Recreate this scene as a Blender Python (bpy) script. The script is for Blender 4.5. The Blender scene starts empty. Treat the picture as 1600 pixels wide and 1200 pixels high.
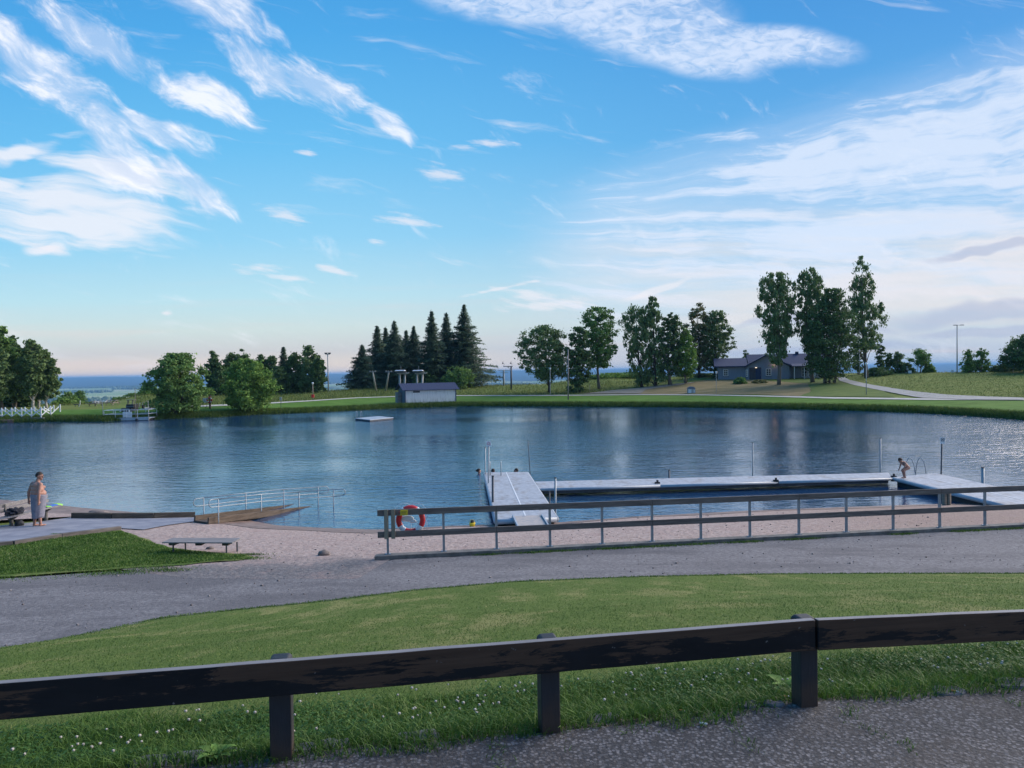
import bpy, bmesh, math, random
import numpy as np
from mathutils import Vector, Matrix, Euler, noise as mnoise
from mathutils.geometry import delaunay_2d_cdt
random.seed(7); RNG = np.random.default_rng(7)
D2R = math.radians
SC = bpy.context.scene; COL = SC.collection

# ---------------------------------------------------------------- camera
EYE = 5.4; FPX = 1186.0; PITCH = math.atan(20/FPX); ROLL = D2R(0.88)
_f = Vector((0, math.cos(PITCH), -math.sin(PITCH))); _u0 = Vector((0, math.sin(PITCH), math.cos(PITCH))); _r0 = Vector((1, 0, 0))
_r = math.cos(ROLL)*_r0 - math.sin(ROLL)*_u0; _u = math.sin(ROLL)*_r0 + math.cos(ROLL)*_u0
cd = bpy.data.cameras.new('camera'); cam = bpy.data.objects.new('camera', cd); COL.objects.link(cam)
cd.sensor_fit = 'HORIZONTAL'; cd.sensor_width = 36; cd.lens = 36*FPX/1600; cd.clip_start = 0.05; cd.clip_end = 80000
cam.matrix_world = Matrix(((_r.x, _u.x, -_f.x, 0), (_r.y, _u.y, -_f.y, 0), (_r.z, _u.z, -_f.z, EYE), (0, 0, 0, 1)))
SC.camera = cam

def ray(px, py):
    d = _f + _r*((px-800)/FPX) + _u*((600-py)/FPX)
    return d/d.y                                     # unit depth along +Y
def PZ(px, py, z):                                    # where the sight line meets height z
    d = ray(px, py); t = (z-EYE)/d.z
    return Vector((d.x*t, t, z))
def PY(px, py, Y):
    d = ray(px, py); return Vector((d.x*Y, Y, EYE+d.z*Y))

# ---------------------------------------------------------------- exposure, world, sun
vs = SC.view_settings; vs.view_transform = 'Standard'; vs.look = 'None'; vs.exposure = 0.30; vs.gamma = 1.0
SC.cycles.max_bounces = 6; SC.cycles.transparent_max_bounces = 6; SC.cycles.volume_bounces = 0
SUN_EL = D2R(30); SUN_AZ = D2R(65)                     # low sun out of frame on the right, veiled by cloud

world = bpy.data.worlds.new('World'); SC.world = world; world.use_nodes = True
class NT:
    def __init__(s, tree): s.t = tree; s.n = tree.nodes; s.l = tree.links
    def new(s, typ, **kw):
        nd = s.n.new(typ)
        for k, v in kw.items(): setattr(nd, k, v)
        return nd
    def set(s, sock, v):
        if isinstance(v, bpy.types.NodeSocket): s.l.new(v, sock)
        elif v is not None: sock.default_value = v
    def m(s, op, a, b=None, c=None, clamp=False):
        nd = s.n.new('ShaderNodeMath'); nd.operation = op; nd.use_clamp = clamp
        for i, v in enumerate((a, b, c)):
            if v is not None: s.set(nd.inputs[i], v)
        return nd.outputs[0]
    def vm(s, op, a, b=None, sc=None):
        nd = s.n.new('ShaderNodeVectorMath'); nd.operation = op
        s.set(nd.inputs[0], a)
        if b is not None: s.set(nd.inputs[1], b)
        if sc is not None: s.set(nd.inputs['Scale'], sc)
        return nd.outputs[0]
    def xyz(s, x, y, z):
        nd = s.n.new('ShaderNodeCombineXYZ')
        for i, v in enumerate((x, y, z)): s.set(nd.inputs[i], v)
        return nd.outputs[0]
    def sep(s, v):
        nd = s.n.new('ShaderNodeSeparateXYZ'); s.l.new(v, nd.inputs[0]); return nd.outputs
    def noise(s, vec, scale, detail=4, rough=.5, dist=0, color=False):
        nd = s.n.new('ShaderNodeTexNoise'); s.set(nd.inputs['Vector'], vec); nd.inputs['Scale'].default_value = scale
        nd.inputs['Detail'].default_value = detail; nd.inputs['Roughness'].default_value = rough; nd.inputs['Distortion'].default_value = dist
        return nd.outputs['Color' if color else 'Fac']
    def voro(s, vec, scale, feature='F1', rnd=1.0, out='Distance'):
        nd = s.n.new('ShaderNodeTexVoronoi'); nd.feature = feature; s.set(nd.inputs['Vector'], vec)
        nd.inputs['Scale'].default_value = scale; nd.inputs['Randomness'].default_value = rnd
        return nd.outputs[out]
    def map(s, vec, loc=(0,0,0), rot=(0,0,0), scale=(1,1,1), typ='POINT'):
        nd = s.n.new('ShaderNodeMapping'); nd.vector_type = typ; s.set(nd.inputs['Vector'], vec)
        nd.inputs['Location'].default_value = loc; nd.inputs['Rotation'].default_value = rot; nd.inputs['Scale'].default_value = scale
        return nd.outputs[0]
    def ss(s, v, lo, hi):
        nd = s.n.new('ShaderNodeMapRange'); nd.interpolation_type = 'SMOOTHSTEP'; s.set(nd.inputs[0], v)
        nd.inputs[1].default_value = lo; nd.inputs[2].default_value = hi
        return nd.outputs[0]
    def mix(s, f, a, b, blend='MIX'):
        nd = s.n.new('ShaderNodeMix'); nd.data_type = 'RGBA'; nd.blend_type = blend
        s.set(nd.inputs[0], f); s.set(nd.inputs[6], a if isinstance(a, bpy.types.NodeSocket) else (*a, 1) if len(a) == 3 else a)
        s.set(nd.inputs[7], b if isinstance(b, bpy.types.NodeSocket) else (*b, 1) if len(b) == 3 else b)
        return nd.outputs[2]
    def ramp(s, f, stops):
        nd = s.n.new('ShaderNodeValToRGB'); s.set(nd.inputs[0], f); e = nd.color_ramp.elements
        while len(e) < len(stops): e.new(0.5)
        for i, (p, c) in enumerate(stops): e[i].position = p; e[i].color = (*c, 1) if len(c) == 3 else c
        return nd.outputs[0]
def lin(r, g, b):                                     # 8-bit display colour -> linear
    f = lambda c: (c/255/12.92) if c/255 <= .04045 else ((c/255+.055)/1.055)**2.4
    return (f(r), f(g), f(b))

def build_world():
    w = NT(world.node_tree); w.n.clear()
    tc = w.new('ShaderNodeTexCoord').outputs['Generated']
    x, y, z = w.sep(tc)
    ya = w.m('MAXIMUM', w.m('ABSOLUTE', y), .12)
    u = w.m('DIVIDE', x, ya); v = w.m('DIVIDE', z, ya)
    uv = w.xyz(u, v, 0)
    # clear sky: physical sky blended with the measured dusk tones by elevation
    el = w.m('MULTIPLY', v, 1/.6, clamp=True)
    L = lin
    left = w.ramp(el, [(0, L(230,212,196)), (.022, L(222,208,198)), (.05, L(196,196,200)), (.10, L(196,212,212)), (.17, L(176,214,226)), (.30, L(138,200,232)),
                       (.50, L(100,182,230)), (.75, L(70,160,222)), (1, L(54,142,210))])
    right = w.ramp(el, [(0, L(158,180,206)), (.04, L(166,182,206)), (.10, L(178,194,208)), (.17, L(166,196,216)), (.30, L(122,180,220)),
                        (.50, L(84,160,216)), (.75, L(62,144,210)), (1, L(50,128,198))])
    base = w.mix(w.ss(u, -.35, .45), left, right)
    sky = w.new('ShaderNodeTexSky', sky_type='NISHITA'); sky.sun_disc = False
    sky.sun_elevation = SUN_EL; sky.sun_rotation = SUN_AZ; sky.air_density = 1; sky.dust_density = .6; sky.ozone_density = 3
    sk = w.mix(1.0, sky.outputs[0], (.09, .09, .09), 'MULTIPLY')
    base = w.mix(.86, sk, base)
    # faint horizontal bands low in the sky
    bn = w.noise(w.map(uv, scale=(1.2, 26, 1)), 1.6, 4, .55)
    base = w.mix(w.m('MULTIPLY', w.m('MULTIPLY', w.ss(bn, .5, .72), w.ss(v, .16, .02)), .5), base, L(214,196,196))
    wn = w.noise(uv, 5, 3, .55, color=True)
    warp = w.vm('SCALE', w.vm('SUBTRACT', wn, (.5, .5, .5)), sc=.10)
    P = w.vm('ADD', uv, warp)
    wn2 = w.noise(uv, 9, 2, .5, color=True)
    P2 = w.vm('ADD', uv, w.vm('SCALE', w.vm('SUBTRACT', wn2, (.5, .5, .5)), sc=.03))
    def toUV(px, py):
        d = ray(px, py); return d.x, d.z
    def blob(x0, y0, x1, y1, wpx, vec=P, k=1.25):
        a = toUV(x0, y0); b = toUV(x1, y1); L_ = math.hypot(b[0]-a[0], b[1]-a[1])/2*k; ang = math.atan2(b[1]-a[1], b[0]-a[0])
        mp = w.map(vec, loc=((a[0]+b[0])/2, (a[1]+b[1])/2, 0), rot=(0, 0, ang), scale=(L_, wpx/FPX, 1), typ='TEXTURE')
        g = w.new('ShaderNodeTexGradient', gradient_type='SPHERICAL'); w.l.new(mp, g.inputs[0]); return g.outputs['Fac']
    def union(lst):
        r = lst[0]
        for q in lst[1:]: r = w.m('MAXIMUM', r, q)
        return r
    # 1 billowy diagonal streaks on the left
    g1 = union([blob(-60,30,200,190,62,P2), blob(130,120,240,330,62), blob(170,170,335,250,36), blob(-60,10,100,110,50), blob(200,190,330,250,30), blob(230,250,370,340,30), blob(30,-20,270,120,46), blob(240,105,410,200,38),
                blob(230,-40,430,60,54), blob(330,55,480,150,46), blob(420,95,570,165,52), blob(560,165,640,222,20)])
    c1 = w.map(w.vm('ADD', uv, w.vm('SCALE', wn, sc=.10)), rot=(0, 0, D2R(-36)), scale=(.22, .075, 1), typ='TEXTURE')
    n1 = w.noise(c1, 1.9, 9, .66, .2)
    d1 = w.ss(w.m('ADD', w.m('MULTIPLY', g1, 1.6), w.m('MULTIPLY', w.m('SUBTRACT', n1, .5), 2.6)), .18, 1.05)
    # 2 low veils on the left and little wisps
    g2 = union([blob(-80,325,300,372,52), blob(-80,290,240,330,60), blob(-60,225,150,225,24), blob(60,235,330,320,40), blob(-40,262,60,270,18), blob(30,378,110,384,14)])
    c2 = w.map(w.vm('ADD', uv, w.vm('SCALE', wn, sc=.05)), rot=(0, 0, D2R(-12)), scale=(.35, .045, 1), typ='TEXTURE')
    n2 = w.noise(c2, 2.0, 7, .6, .5)
    d2 = w.ss(w.m('ADD', w.m('MULTIPLY', g2, 1.3), w.m('MULTIPLY', w.m('SUBTRACT', n2, .5), 2.4)), .15, 1.0)
    g5 = union([blob(400,318,500,352,15,P2), blob(365,412,450,424,13,P2), blob(420,432,485,443,9,P2), blob(495,422,560,432,10,P2), blob(585,340,680,352,18,P2), blob(710,228,810,226,13,P2),
                blob(40,380,110,384,15,P2), blob(255,486,272,486,7,P2), blob(460,232,500,238,9,P2), blob(655,255,720,290,22,P2), blob(565,380,610,384,8,P2), blob(700,468,872,432,4.5,uv),
                blob(740,462,900,470,16,P2), blob(780,478,960,472,14,P2)])
    d5 = w.ss(w.m('ADD', g5, w.m('MULTIPLY', w.m('SUBTRACT', w.noise(w.map(uv, rot=(0,0,D2R(-10)), scale=(.10, .018, 1), typ='TEXTURE'), 1.6, 6, .65), .5), 3.0)), .15, 1.1)
    d5 = w.m('MULTIPLY', d5, w.ss(g5, 0, .12))
    # 3 mottled sheet at the top centre
    g3 = union([blob(640,-30,960,20,58,P2,1.2), blob(800,-20,1150,40,88,P2,1.15), blob(950,50,1200,95,52,P2,1.2), blob(1080,60,1345,84,40,P2,1.15)])
    q = w.map(uv, rot=(0, 0, D2R(-6)), scale=(1, 2.1, 1))
    n3 = w.noise(q, 44, 4, .6, .8); n3b = w.noise(q, 9, 3, .5)
    d3 = w.m('MULTIPLY', w.ss(g3, .0, .50), w.m('ADD', .36, w.m('MULTIPLY', w.ss(w.m('ADD', w.m('MULTIPLY', n3, .6), w.m('MULTIPLY', n3b, .4)), .36, .62), .62)))
    # 4 the great fan on the right, streaks running out from its tip
    ax, ay = toUV(330, 372)
    du = w.m('SUBTRACT', u, ax); dv = w.m('SUBTRACT', v, ay)
    ang = w.m('ARCTAN2', dv, w.m('MAXIMUM', du, .01)); rad = w.m('POWER', w.m('ADD', w.m('MULTIPLY', du, du), w.m('MULTIPLY', dv, dv)), .5)
    pol = w.xyz(w.m('MULTIPLY', rad, 1.5), w.m('MULTIPLY', ang, 26), 0)
    pol = w.vm('ADD', pol, w.vm('SCALE', w.vm('SUBTRACT', wn, (.5,.5,.5)), sc=1.6))
    n4 = w.noise(pol, 1.15, 8, .62, .2)
    up = toUV(870, 285); up2 = toUV(1600, 45); sl = (up2[1]-up[1])/(up2[0]-up[0])
    edge = w.m('SUBTRACT', w.m('ADD', up[1], w.m('MULTIPLY', w.m('SUBTRACT', u, up[0]), sl)), v)     # >0 below the upper edge
    m4 = w.m('MULTIPLY', w.ss(edge, -.02, .07), w.ss(u, toUV(780, 300)[0], toUV(980, 300)[0]))
    m4 = w.m('MULTIPLY', m4, w.ss(v, .03, .12))
    d4 = w.m('MULTIPLY', w.ss(w.m('ADD', w.m('MULTIPLY', m4, w.m('ADD', .60, w.m('MULTIPLY', w.ss(u, .05, .6), .16))), w.m('MULTIPLY', w.m('SUBTRACT', n4, .5), 3.0)), .16, .98), w.ss(m4, 0, .2))
    g4 = union([blob(1330,195,1600,232,12,P2), blob(1380,240,1600,246,12,P2)])
    d4 = w.m('MAXIMUM', w.m('MAXIMUM', d4, w.m('MULTIPLY', m4, w.m('ADD', .30, w.m('MULTIPLY', w.ss(n4, .3, .7), .35)))), w.m('MULTIPLY', w.ss(g4, .1, .7), .8))
    # 6 warm pale low bands, then lavender bars in front of them
    n6 = w.noise(w.vm('ADD', w.map(uv, rot=(0, 0, D2R(-3)), scale=(1.6, 24, 1)), w.vm('SCALE', wn, sc=.5)), 1.35, 6, .6)
    d6 = w.m('MULTIPLY', w.ss(n6, .38, .62), w.m('MULTIPLY', w.ss(u, -.05, .35), w.m('MULTIPLY', w.ss(v, .23, .15), w.ss(v, .015, .06))))
    g7 = union([blob(1340,492,1760,462,24,P), blob(1150,512,1420,498,15,P), blob(1440,398,1640,388,10,P), blob(1400,528,1700,510,12,P2), blob(1090,548,1500,540,12,P2)])
    d7 = w.ss(w.m('ADD', g7, w.m('MULTIPLY', w.m('SUBTRACT', n6, .5), 1.0)), .1, .6)
    d7 = w.m('MULTIPLY', d7, w.ss(g7, 0, .2))
    g8 = union([blob(970,474,1080,432,7,P2), blob(985,468,1040,446,7,P2)])
    white = w.mix(w.ss(v, .40, .06), L(214,221,238), L(224,221,226))
    puff = w.mix(w.ss(n1, .42, .66), L(186,202,228), L(232,234,242))
    warm = L(222,214,212)
    c = w.mix(w.m('MULTIPLY', d3, .80), base, L(210,220,238))
    c = w.mix(w.m('MULTIPLY', d4, .84), c, w.mix(w.ss(w.m('ADD', u, w.m('MULTIPLY', v, -1.2)), .25, .75), L(206,217,235), L(218,216,224)))
    c = w.mix(w.m('MULTIPLY', d6, .55), c, warm)
    c = w.mix(w.m('MULTIPLY', d7, .6), c, L(160,173,200))
    c = w.mix(w.m('MULTIPLY', w.ss(g8, 0, .6), .55), c, L(226,222,226))
    c = w.mix(w.m('MULTIPLY', d2, .84), c, L(222,224,232))
    c = w.mix(w.m('MULTIPLY', d1, w.m('ADD', .55, w.m('MULTIPLY', w.ss(n1, .45, .65), .35))), c, puff)
    c = w.mix(w.m('MULTIPLY', d5, .62), c, L(226,222,228))
    bg = w.new('ShaderNodeBackground'); bg.inputs['Strength'].default_value = 1.0; w.l.new(c, bg.inputs['Color'])
    out = w.new('ShaderNodeOutputWorld'); w.l.new(bg.outputs[0], out.inputs[0])
build_world()
sd = bpy.data.lights.new('sun', 'SUN'); sd.energy = 4.8; sd.angle = D2R(55); sd.color = (1, .88, .76)
so = bpy.data.objects.new('sun', sd); COL.objects.link(so)
so.rotation_euler = Vector((-math.sin(SUN_AZ)*math.cos(SUN_EL), -math.cos(SUN_AZ)*math.cos(SUN_EL), -math.sin(SUN_EL))).to_track_quat('-Z', 'Y').to_euler()

# ---------------------------------------------------------------- object helpers
def tag(o, label=None, cat=None, group=None, kind=None):
    if label: o['label'] = label
    if cat: o['category'] = cat
    if group: o['group'] = group
    if kind: o['kind'] = kind
    return o
def thing(name, label, cat, loc, group=None, rz=0):
    o = bpy.data.objects.new(name, None); COL.objects.link(o); o.empty_display_size = .2
    o.location = loc; o.rotation_euler = (0, 0, rz)
    return tag(o, label, cat, group)
def wloc(p):
    v = Vector((0, 0, 0))
    while p is not None: v += p.location; p = p.parent
    return v
def mesh_obj(name, V, F, mat, parent=None, world=True, smooth=False):
    V = np.asarray(V, dtype=np.float32).reshape(-1, 3)
    if parent is not None and world: V = V - np.array(wloc(parent), dtype=np.float32)
    me = bpy.data.meshes.new(name)
    if isinstance(F, np.ndarray):
        n, k = F.shape; me.vertices.add(len(V)); me.vertices.foreach_set('co', V.ravel())
        me.loops.add(n*k); me.loops.foreach_set('vertex_index', F.astype(np.int32).ravel())
        me.polygons.add(n); me.polygons.foreach_set('loop_start', np.arange(0, n*k, k, dtype=np.int32)); me.polygons.foreach_set('loop_total', np.full(n, k, dtype=np.int32))
        me.update(calc_edges=True)
    else:
        me.from_pydata([tuple(map(float, v)) for v in V], [], F); me.update()
    if smooth: me.polygons.foreach_set('use_smooth', [True]*len(me.polygons))
    me.materials.append(mat)
    o = bpy.data.objects.new(name, me); COL.objects.link(o)
    if parent is not None: o.parent = parent
    return o
class MB:
    def __init__(s): s.V = []; s.F = []
    def add(s, vs_, fs):
        b = len(s.V); s.V += [tuple(v) for v in vs_]; s.F += [tuple(i+b for i in f) for f in fs]; return s
    def hexa(s, p):                                    # 8 points: bottom 4 ccw, top 4 ccw
        return s.add(p, [(3,2,1,0), (4,5,6,7), (0,1,5,4), (1,2,6,5), (2,3,7,6), (3,0,4,7)])
    def box(s, c, size, rz=0):
        sx, sy, sz = (q/2 for q in size); ca, sa = math.cos(rz), math.sin(rz); P = []
        for zz in (-sz, sz):
            for xx, yy in ((-sx,-sy), (sx,-sy), (sx,sy), (-sx,sy)): P.append((c[0]+xx*ca-yy*sa, c[1]+xx*sa+yy*ca, c[2]+zz))
        return s.hexa(P)
    def beam(s, a, b, w, h):                           # w sideways, h upright
        a = Vector(a); b = Vector(b); d = (b-a).normalized(); up = Vector((0,0,1))
        side = d.cross(up)
        if side.length < 1e-4: side = Vector((1,0,0))
        side.normalize(); up = side.cross(d).normalized(); P = []
        for q in (-1, 1):
            for e, t in ((a,-1), (a,1), (b,1), (b,-1)): P.append(e+side*(t*w/2)+up*(q*h/2))
        return s.hexa(P)
    def tube(s, pts, r, n=8, caps=True):
        pts = [Vector(p) for p in pts]; rs = r if isinstance(r, (list, tuple)) else [r]*len(pts); b = len(s.V); X = None
        for i, p in enumerate(pts):
            d = (pts[min(i+1, len(pts)-1)]-pts[max(i-1, 0)]).normalized()
            if X is None: X = d.orthogonal().normalized()
            else: X = (X-d*X.dot(d)).normalized()
            Yv = d.cross(X)
            for k in range(n):
                a = 2*math.pi*k/n; s.V.append(tuple(p+X*(rs[i]*math.cos(a))+Yv*(rs[i]*math.sin(a))))
        for i in range(len(pts)-1):
            for k in range(n): s.F.append((b+i*n+k, b+i*n+(k+1) % n, b+(i+1)*n+(k+1) % n, b+(i+1)*n+k))
        if caps:
            s.F.append(tuple(b+k for k in reversed(range(n)))); s.F.append(tuple(b+(len(pts)-1)*n+k for k in range(n)))
        return s
    def ball(s, c, r, n=10, m=7):
        rx, ry, rz = r if isinstance(r, (list, tuple)) else (r, r, r); b = len(s.V)
        s.V.append((c[0], c[1], c[2]+rz))
        for i in range(1, m):
            t = math.pi*i/m
            for k in range(n): a = 2*math.pi*k/n; s.V.append((c[0]+rx*math.sin(t)*math.cos(a), c[1]+ry*math.sin(t)*math.sin(a), c[2]+rz*math.cos(t)))
        s.V.append((c[0], c[1], c[2]-rz)); e = len(s.V)-1
        for k in range(n): s.F.append((b, b+1+k, b+1+(k+1) % n)); s.F.append((e, b+1+(m-2)*n+(k+1) % n, b+1+(m-2)*n+k))
        for i in range(m-2):
            for k in range(n): s.F.append((b+1+i*n+k, b+1+(i+1)*n+k, b+1+(i+1)*n+(k+1) % n, b+1+i*n+(k+1) % n))
        return s
    def build(s, name, mat, parent=None, world=True, smooth=False, bevel=0):
        o = mesh_obj(name, s.V, s.F, mat, parent, world, smooth)
        if bevel:
            bv = o.modifiers.new('bevel', 'BEVEL'); bv.width = bevel; bv.segments = 2; bv.limit_method = 'ANGLE'
        return o

# ---------------------------------------------------------------- materials
def mat(name, stops, scale=5, detail=5, rough=.85, bump=.3, bscale=None, bdist=.02, stretch=(1,1,1), metallic=0, lo=.3, hi=.7, spec=.5, extra=None):
    m = bpy.data.materials.new(name); m.use_nodes = True; w = NT(m.node_tree); bs = w.n['Principled BSDF']
    tc = w.new('ShaderNodeTexCoord').outputs['Object']; vec = w.map(tc, scale=stretch)
    n = w.noise(vec, scale, detail, .6)
    k = len(stops); col = w.ramp(n, [(lo+(hi-lo)*i/max(k-1, 1), c) for i, c in enumerate(stops)])
    if extra: col = extra(w, tc, col)
    w.set(bs.inputs['Base Color'], col); bs.inputs['Roughness'].default_value = rough; bs.inputs['Metallic'].default_value = metallic
    bs.inputs['Specular IOR Level'].default_value = spec
    if bump:
        b = w.new('ShaderNodeBump'); b.inputs['Strength'].default_value = bump; b.inputs['Distance'].default_value = bdist
        w.l.new(w.noise(vec, bscale or scale*4, 5, .65), b.inputs['Height']); w.l.new(b.outputs[0], bs.inputs['Normal'])
    return m
def wood_planks(w, tc, col): return col
M = {}
def grass_extra(w, tc, col):
    n = w.noise(tc, .35, 3, .6); n2 = w.noise(w.map(tc, scale=(1, .35, 1)), 1.6, 4, .6)
    col = w.mix(w.m('MULTIPLY', w.ss(n2, .46, .66), .6), col, (.30, .27, .12))
    return w.mix(w.m('MULTIPLY', w.ss(n, .42, .62), .6), col, (.08, .13, .03))
M['lawn'] = mat('lawn', [(.055,.085,.022), (.10,.15,.035), (.16,.20,.06)], 18, 6, .95, .8, 60, .03, extra=grass_extra, spec=.1)
M['lawn_far'] = mat('lawn_far', [(.06,.125,.018), (.085,.17,.028), (.115,.20,.04)], .7, 8, .95, .5, 8, .1, stretch=(.5, 1, 1), spec=.1)
M['gravel'] = mat('gravel', [(.10,.095,.10), (.15,.143,.15), (.205,.196,.203), (.26,.25,.255)], 14, 12, .95, .8, 24, .025, spec=.2,
                  extra=lambda w, tc, c: w.mix(w.m('MULTIPLY', w.ss(w.noise(w.map(tc, scale=(.4, 1.1, 1)), .8, 6, .68), .42, .62), .7), c, (.105,.10,.108)))
def sand_x(w, tc, c):
    x, y, z = w.sep(tc); nn = w.noise(tc, .9, 6, .65)
    g = w.ramp(w.noise(tc, 9, 10, .65), [(.3, (.10,.093,.097)), (.5, (.155,.145,.148)), (.7, (.235,.22,.22))])
    yy = w.m('ADD', y, w.m('MULTIPLY', w.m('SUBTRACT', nn, .5), 4.2))
    f = w.m('MULTIPLY', w.ss(yy, 19.6, 17.2), w.ss(x, -1.5, -4.0)); c = w.mix(f, c, g)
    c = w.mix(w.m('MULTIPLY', w.ss(w.m('ADD', x, w.m('MULTIPLY', nn, 4)), 8, 16), .55), c, (.24,.165,.13))
    c = w.mix(w.m('MULTIPLY', w.ss(w.noise(tc, 1.3, 6, .7), .48, .62), .4), c, (.30,.215,.20))
    return w.mix(w.m('MULTIPLY', w.ss(w.noise(w.map(tc, scale=(1, 2, 1)), 9, 4, .7), .56, .68), .45), c, (.20,.14,.125))
M['sand'] = mat('sand', [(.22,.165,.145), (.36,.285,.26), (.44,.355,.325)], 8, 10, .95, 1.0, 7, .06, spec=.2, extra=sand_x)
M['wet_sand'] = mat('wet_sand', [(.13,.085,.07), (.20,.135,.11), (.25,.18,.15)], 3, 8, .55, .6, 9, .03, spec=.4)
def asph_x(w, tc, c):
    v = w.voro(tc, 62, out='Color'); vd = w.voro(tc, 62)
    k = w.sep(v)[0]
    c = w.mix(w.ss(k, .35, .95), c, (.19,.18,.19)); c = w.mix(w.ss(vd, .32, .62), c, (.040,.038,.042))
    return w.mix(w.m('MULTIPLY', w.ss(w.noise(tc, 1.7, 4, .6), .5, .66), .4), c, (.06,.048,.044))
M['asphalt'] = mat('asphalt', [(.055,.053,.058), (.115,.110,.118)], 30, 4, .8, 1.0, 55, .012, extra=asph_x, spec=.4)
M['slab'] = mat('slab_concrete', [(.14,.15,.19), (.20,.21,.255), (.27,.275,.31)], 1.6, 8, .8, .4, 12, .01, spec=.3)
M['kerbc'] = mat('old_concrete', [(.08,.077,.072), (.14,.132,.125), (.19,.18,.17)], 4, 8, .9, .6, 30, .015)
M['meadow'] = mat('meadow', [(.10,.14,.035), (.14,.18,.045), (.19,.21,.065)], .5, 8, .95, .8, 3, .3, stretch=(.6, 1, 1), spec=.1)
M['dry'] = mat('dry_grass', [(.12,.115,.05), (.20,.165,.085), (.27,.21,.12)], .45, 8, .95, .6, 3, .2, stretch=(.35, 1, 1), spec=.1)
M['track'] = mat('dirt_track', [(.16,.145,.115), (.24,.22,.18)], .8, 6, .95, .4, 4, .05)
M['blade'] = None
# ---------------------------------------------------------------- terrain
def tab(pairs):
    a = np.array(sorted(pairs), dtype=float); return lambda q: np.interp(q, a[:, 0], a[:, 1])
def curveX(pts, z):                                    # Y as a function of X from points seen at height z
    return tab([(p.x, p.y) for p in (PZ(a, b, z) for a, b in pts)])
lawn_edge_px = [(-420,1120), (-160,1055), (0,1025), (50,1012), (100,1000), (170,985), (250,968), (350,957), (500,942), (650,924), (800,911), (1000,903), (1200,899), (1400,898), (1600,898), (2000,898)]
Yl = curveX(lawn_edge_px, 1.15)
shore_near_px = [(-260,775), (-100,778), (0,781), (60,786), (120,793), (200,800), (300,808), (380,813), (430,822), (500,826), (590,829), (700,823), (850,819), (1000,808), (1150,800), (1300,794), (1450,789), (1600,786), (1900,780)]
Ys = curveX(shore_near_px, 0.0)
FX0, FY0 = -3.22, 18.45
def Yf(X): return FY0 + np.clip(np.asarray(X)-FX0, 0, 60)*0.19
def Yfg(X): return 3.35 + .18*np.clip(X, -3.5, 8)
def slab_ramp(X, Y): return 0
U = lambda px: ray(px, 600).x
shore_far_px = [(-400,672), (-200,668), (0,661), (90,659), (160,659), (250,655), (330,652), (400,648), (480,645), (560,641), (620,638), (715,635), (800,635), (1000,636), (1100,637), (1300,641), (1450,646), (1600,656), (1800,668), (2200,690)]
sf = [PZ(a, b, 0) for a, b in shore_far_px]
Yfs = tab([(p.x/p.y, p.y) for p in sf])
path_far_px = [(-400,655), (0,645), (150,641), (260,637), (405,631), (480,627), (560,622), (620,620), (712,618.5), (800,618.5), (900,618), (1000,617), (1100,617.5), (1180,619), (1300,622), (1450,624), (1600,625), (2200,640)]
pf = [PZ(a, b, 1.15) for a, b in path_far_px]
Ypath = tab([(p.x/p.y, p.y) for p in pf])
crest = [(-400,115,1.2), (0,122,1.2), (100,122,1.1), (170,124,1.2), (230,138,2.3), (330,148,1.7), (430,148,1.6), (500,150,1.9), (600,160,2.1), (740,165,2.2), (850,165,2.4), (905,162,3.4), (950,160,4.1), (1000,160,3.7), (1060,155,3.7), (1100,152,3.9), (1300,150,3.9), (1420,135,3.95), (1600,128,4.1), (2200,120,4.1)]
Yc = tab([(U(a), b) for a, b, c in crest]); Zc = tab([(U(a), c) for a, b, c in crest])
TH = D2R(52)
FALL = np.array([(0, 0), (10, -.4), (30, -3), (60, -8), (250, -38), (900, -75), (2000, -96), (9500, -98), (12500, -52), (15500, -8), (16500, 0), (30000, 0)], dtype=float)
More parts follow.
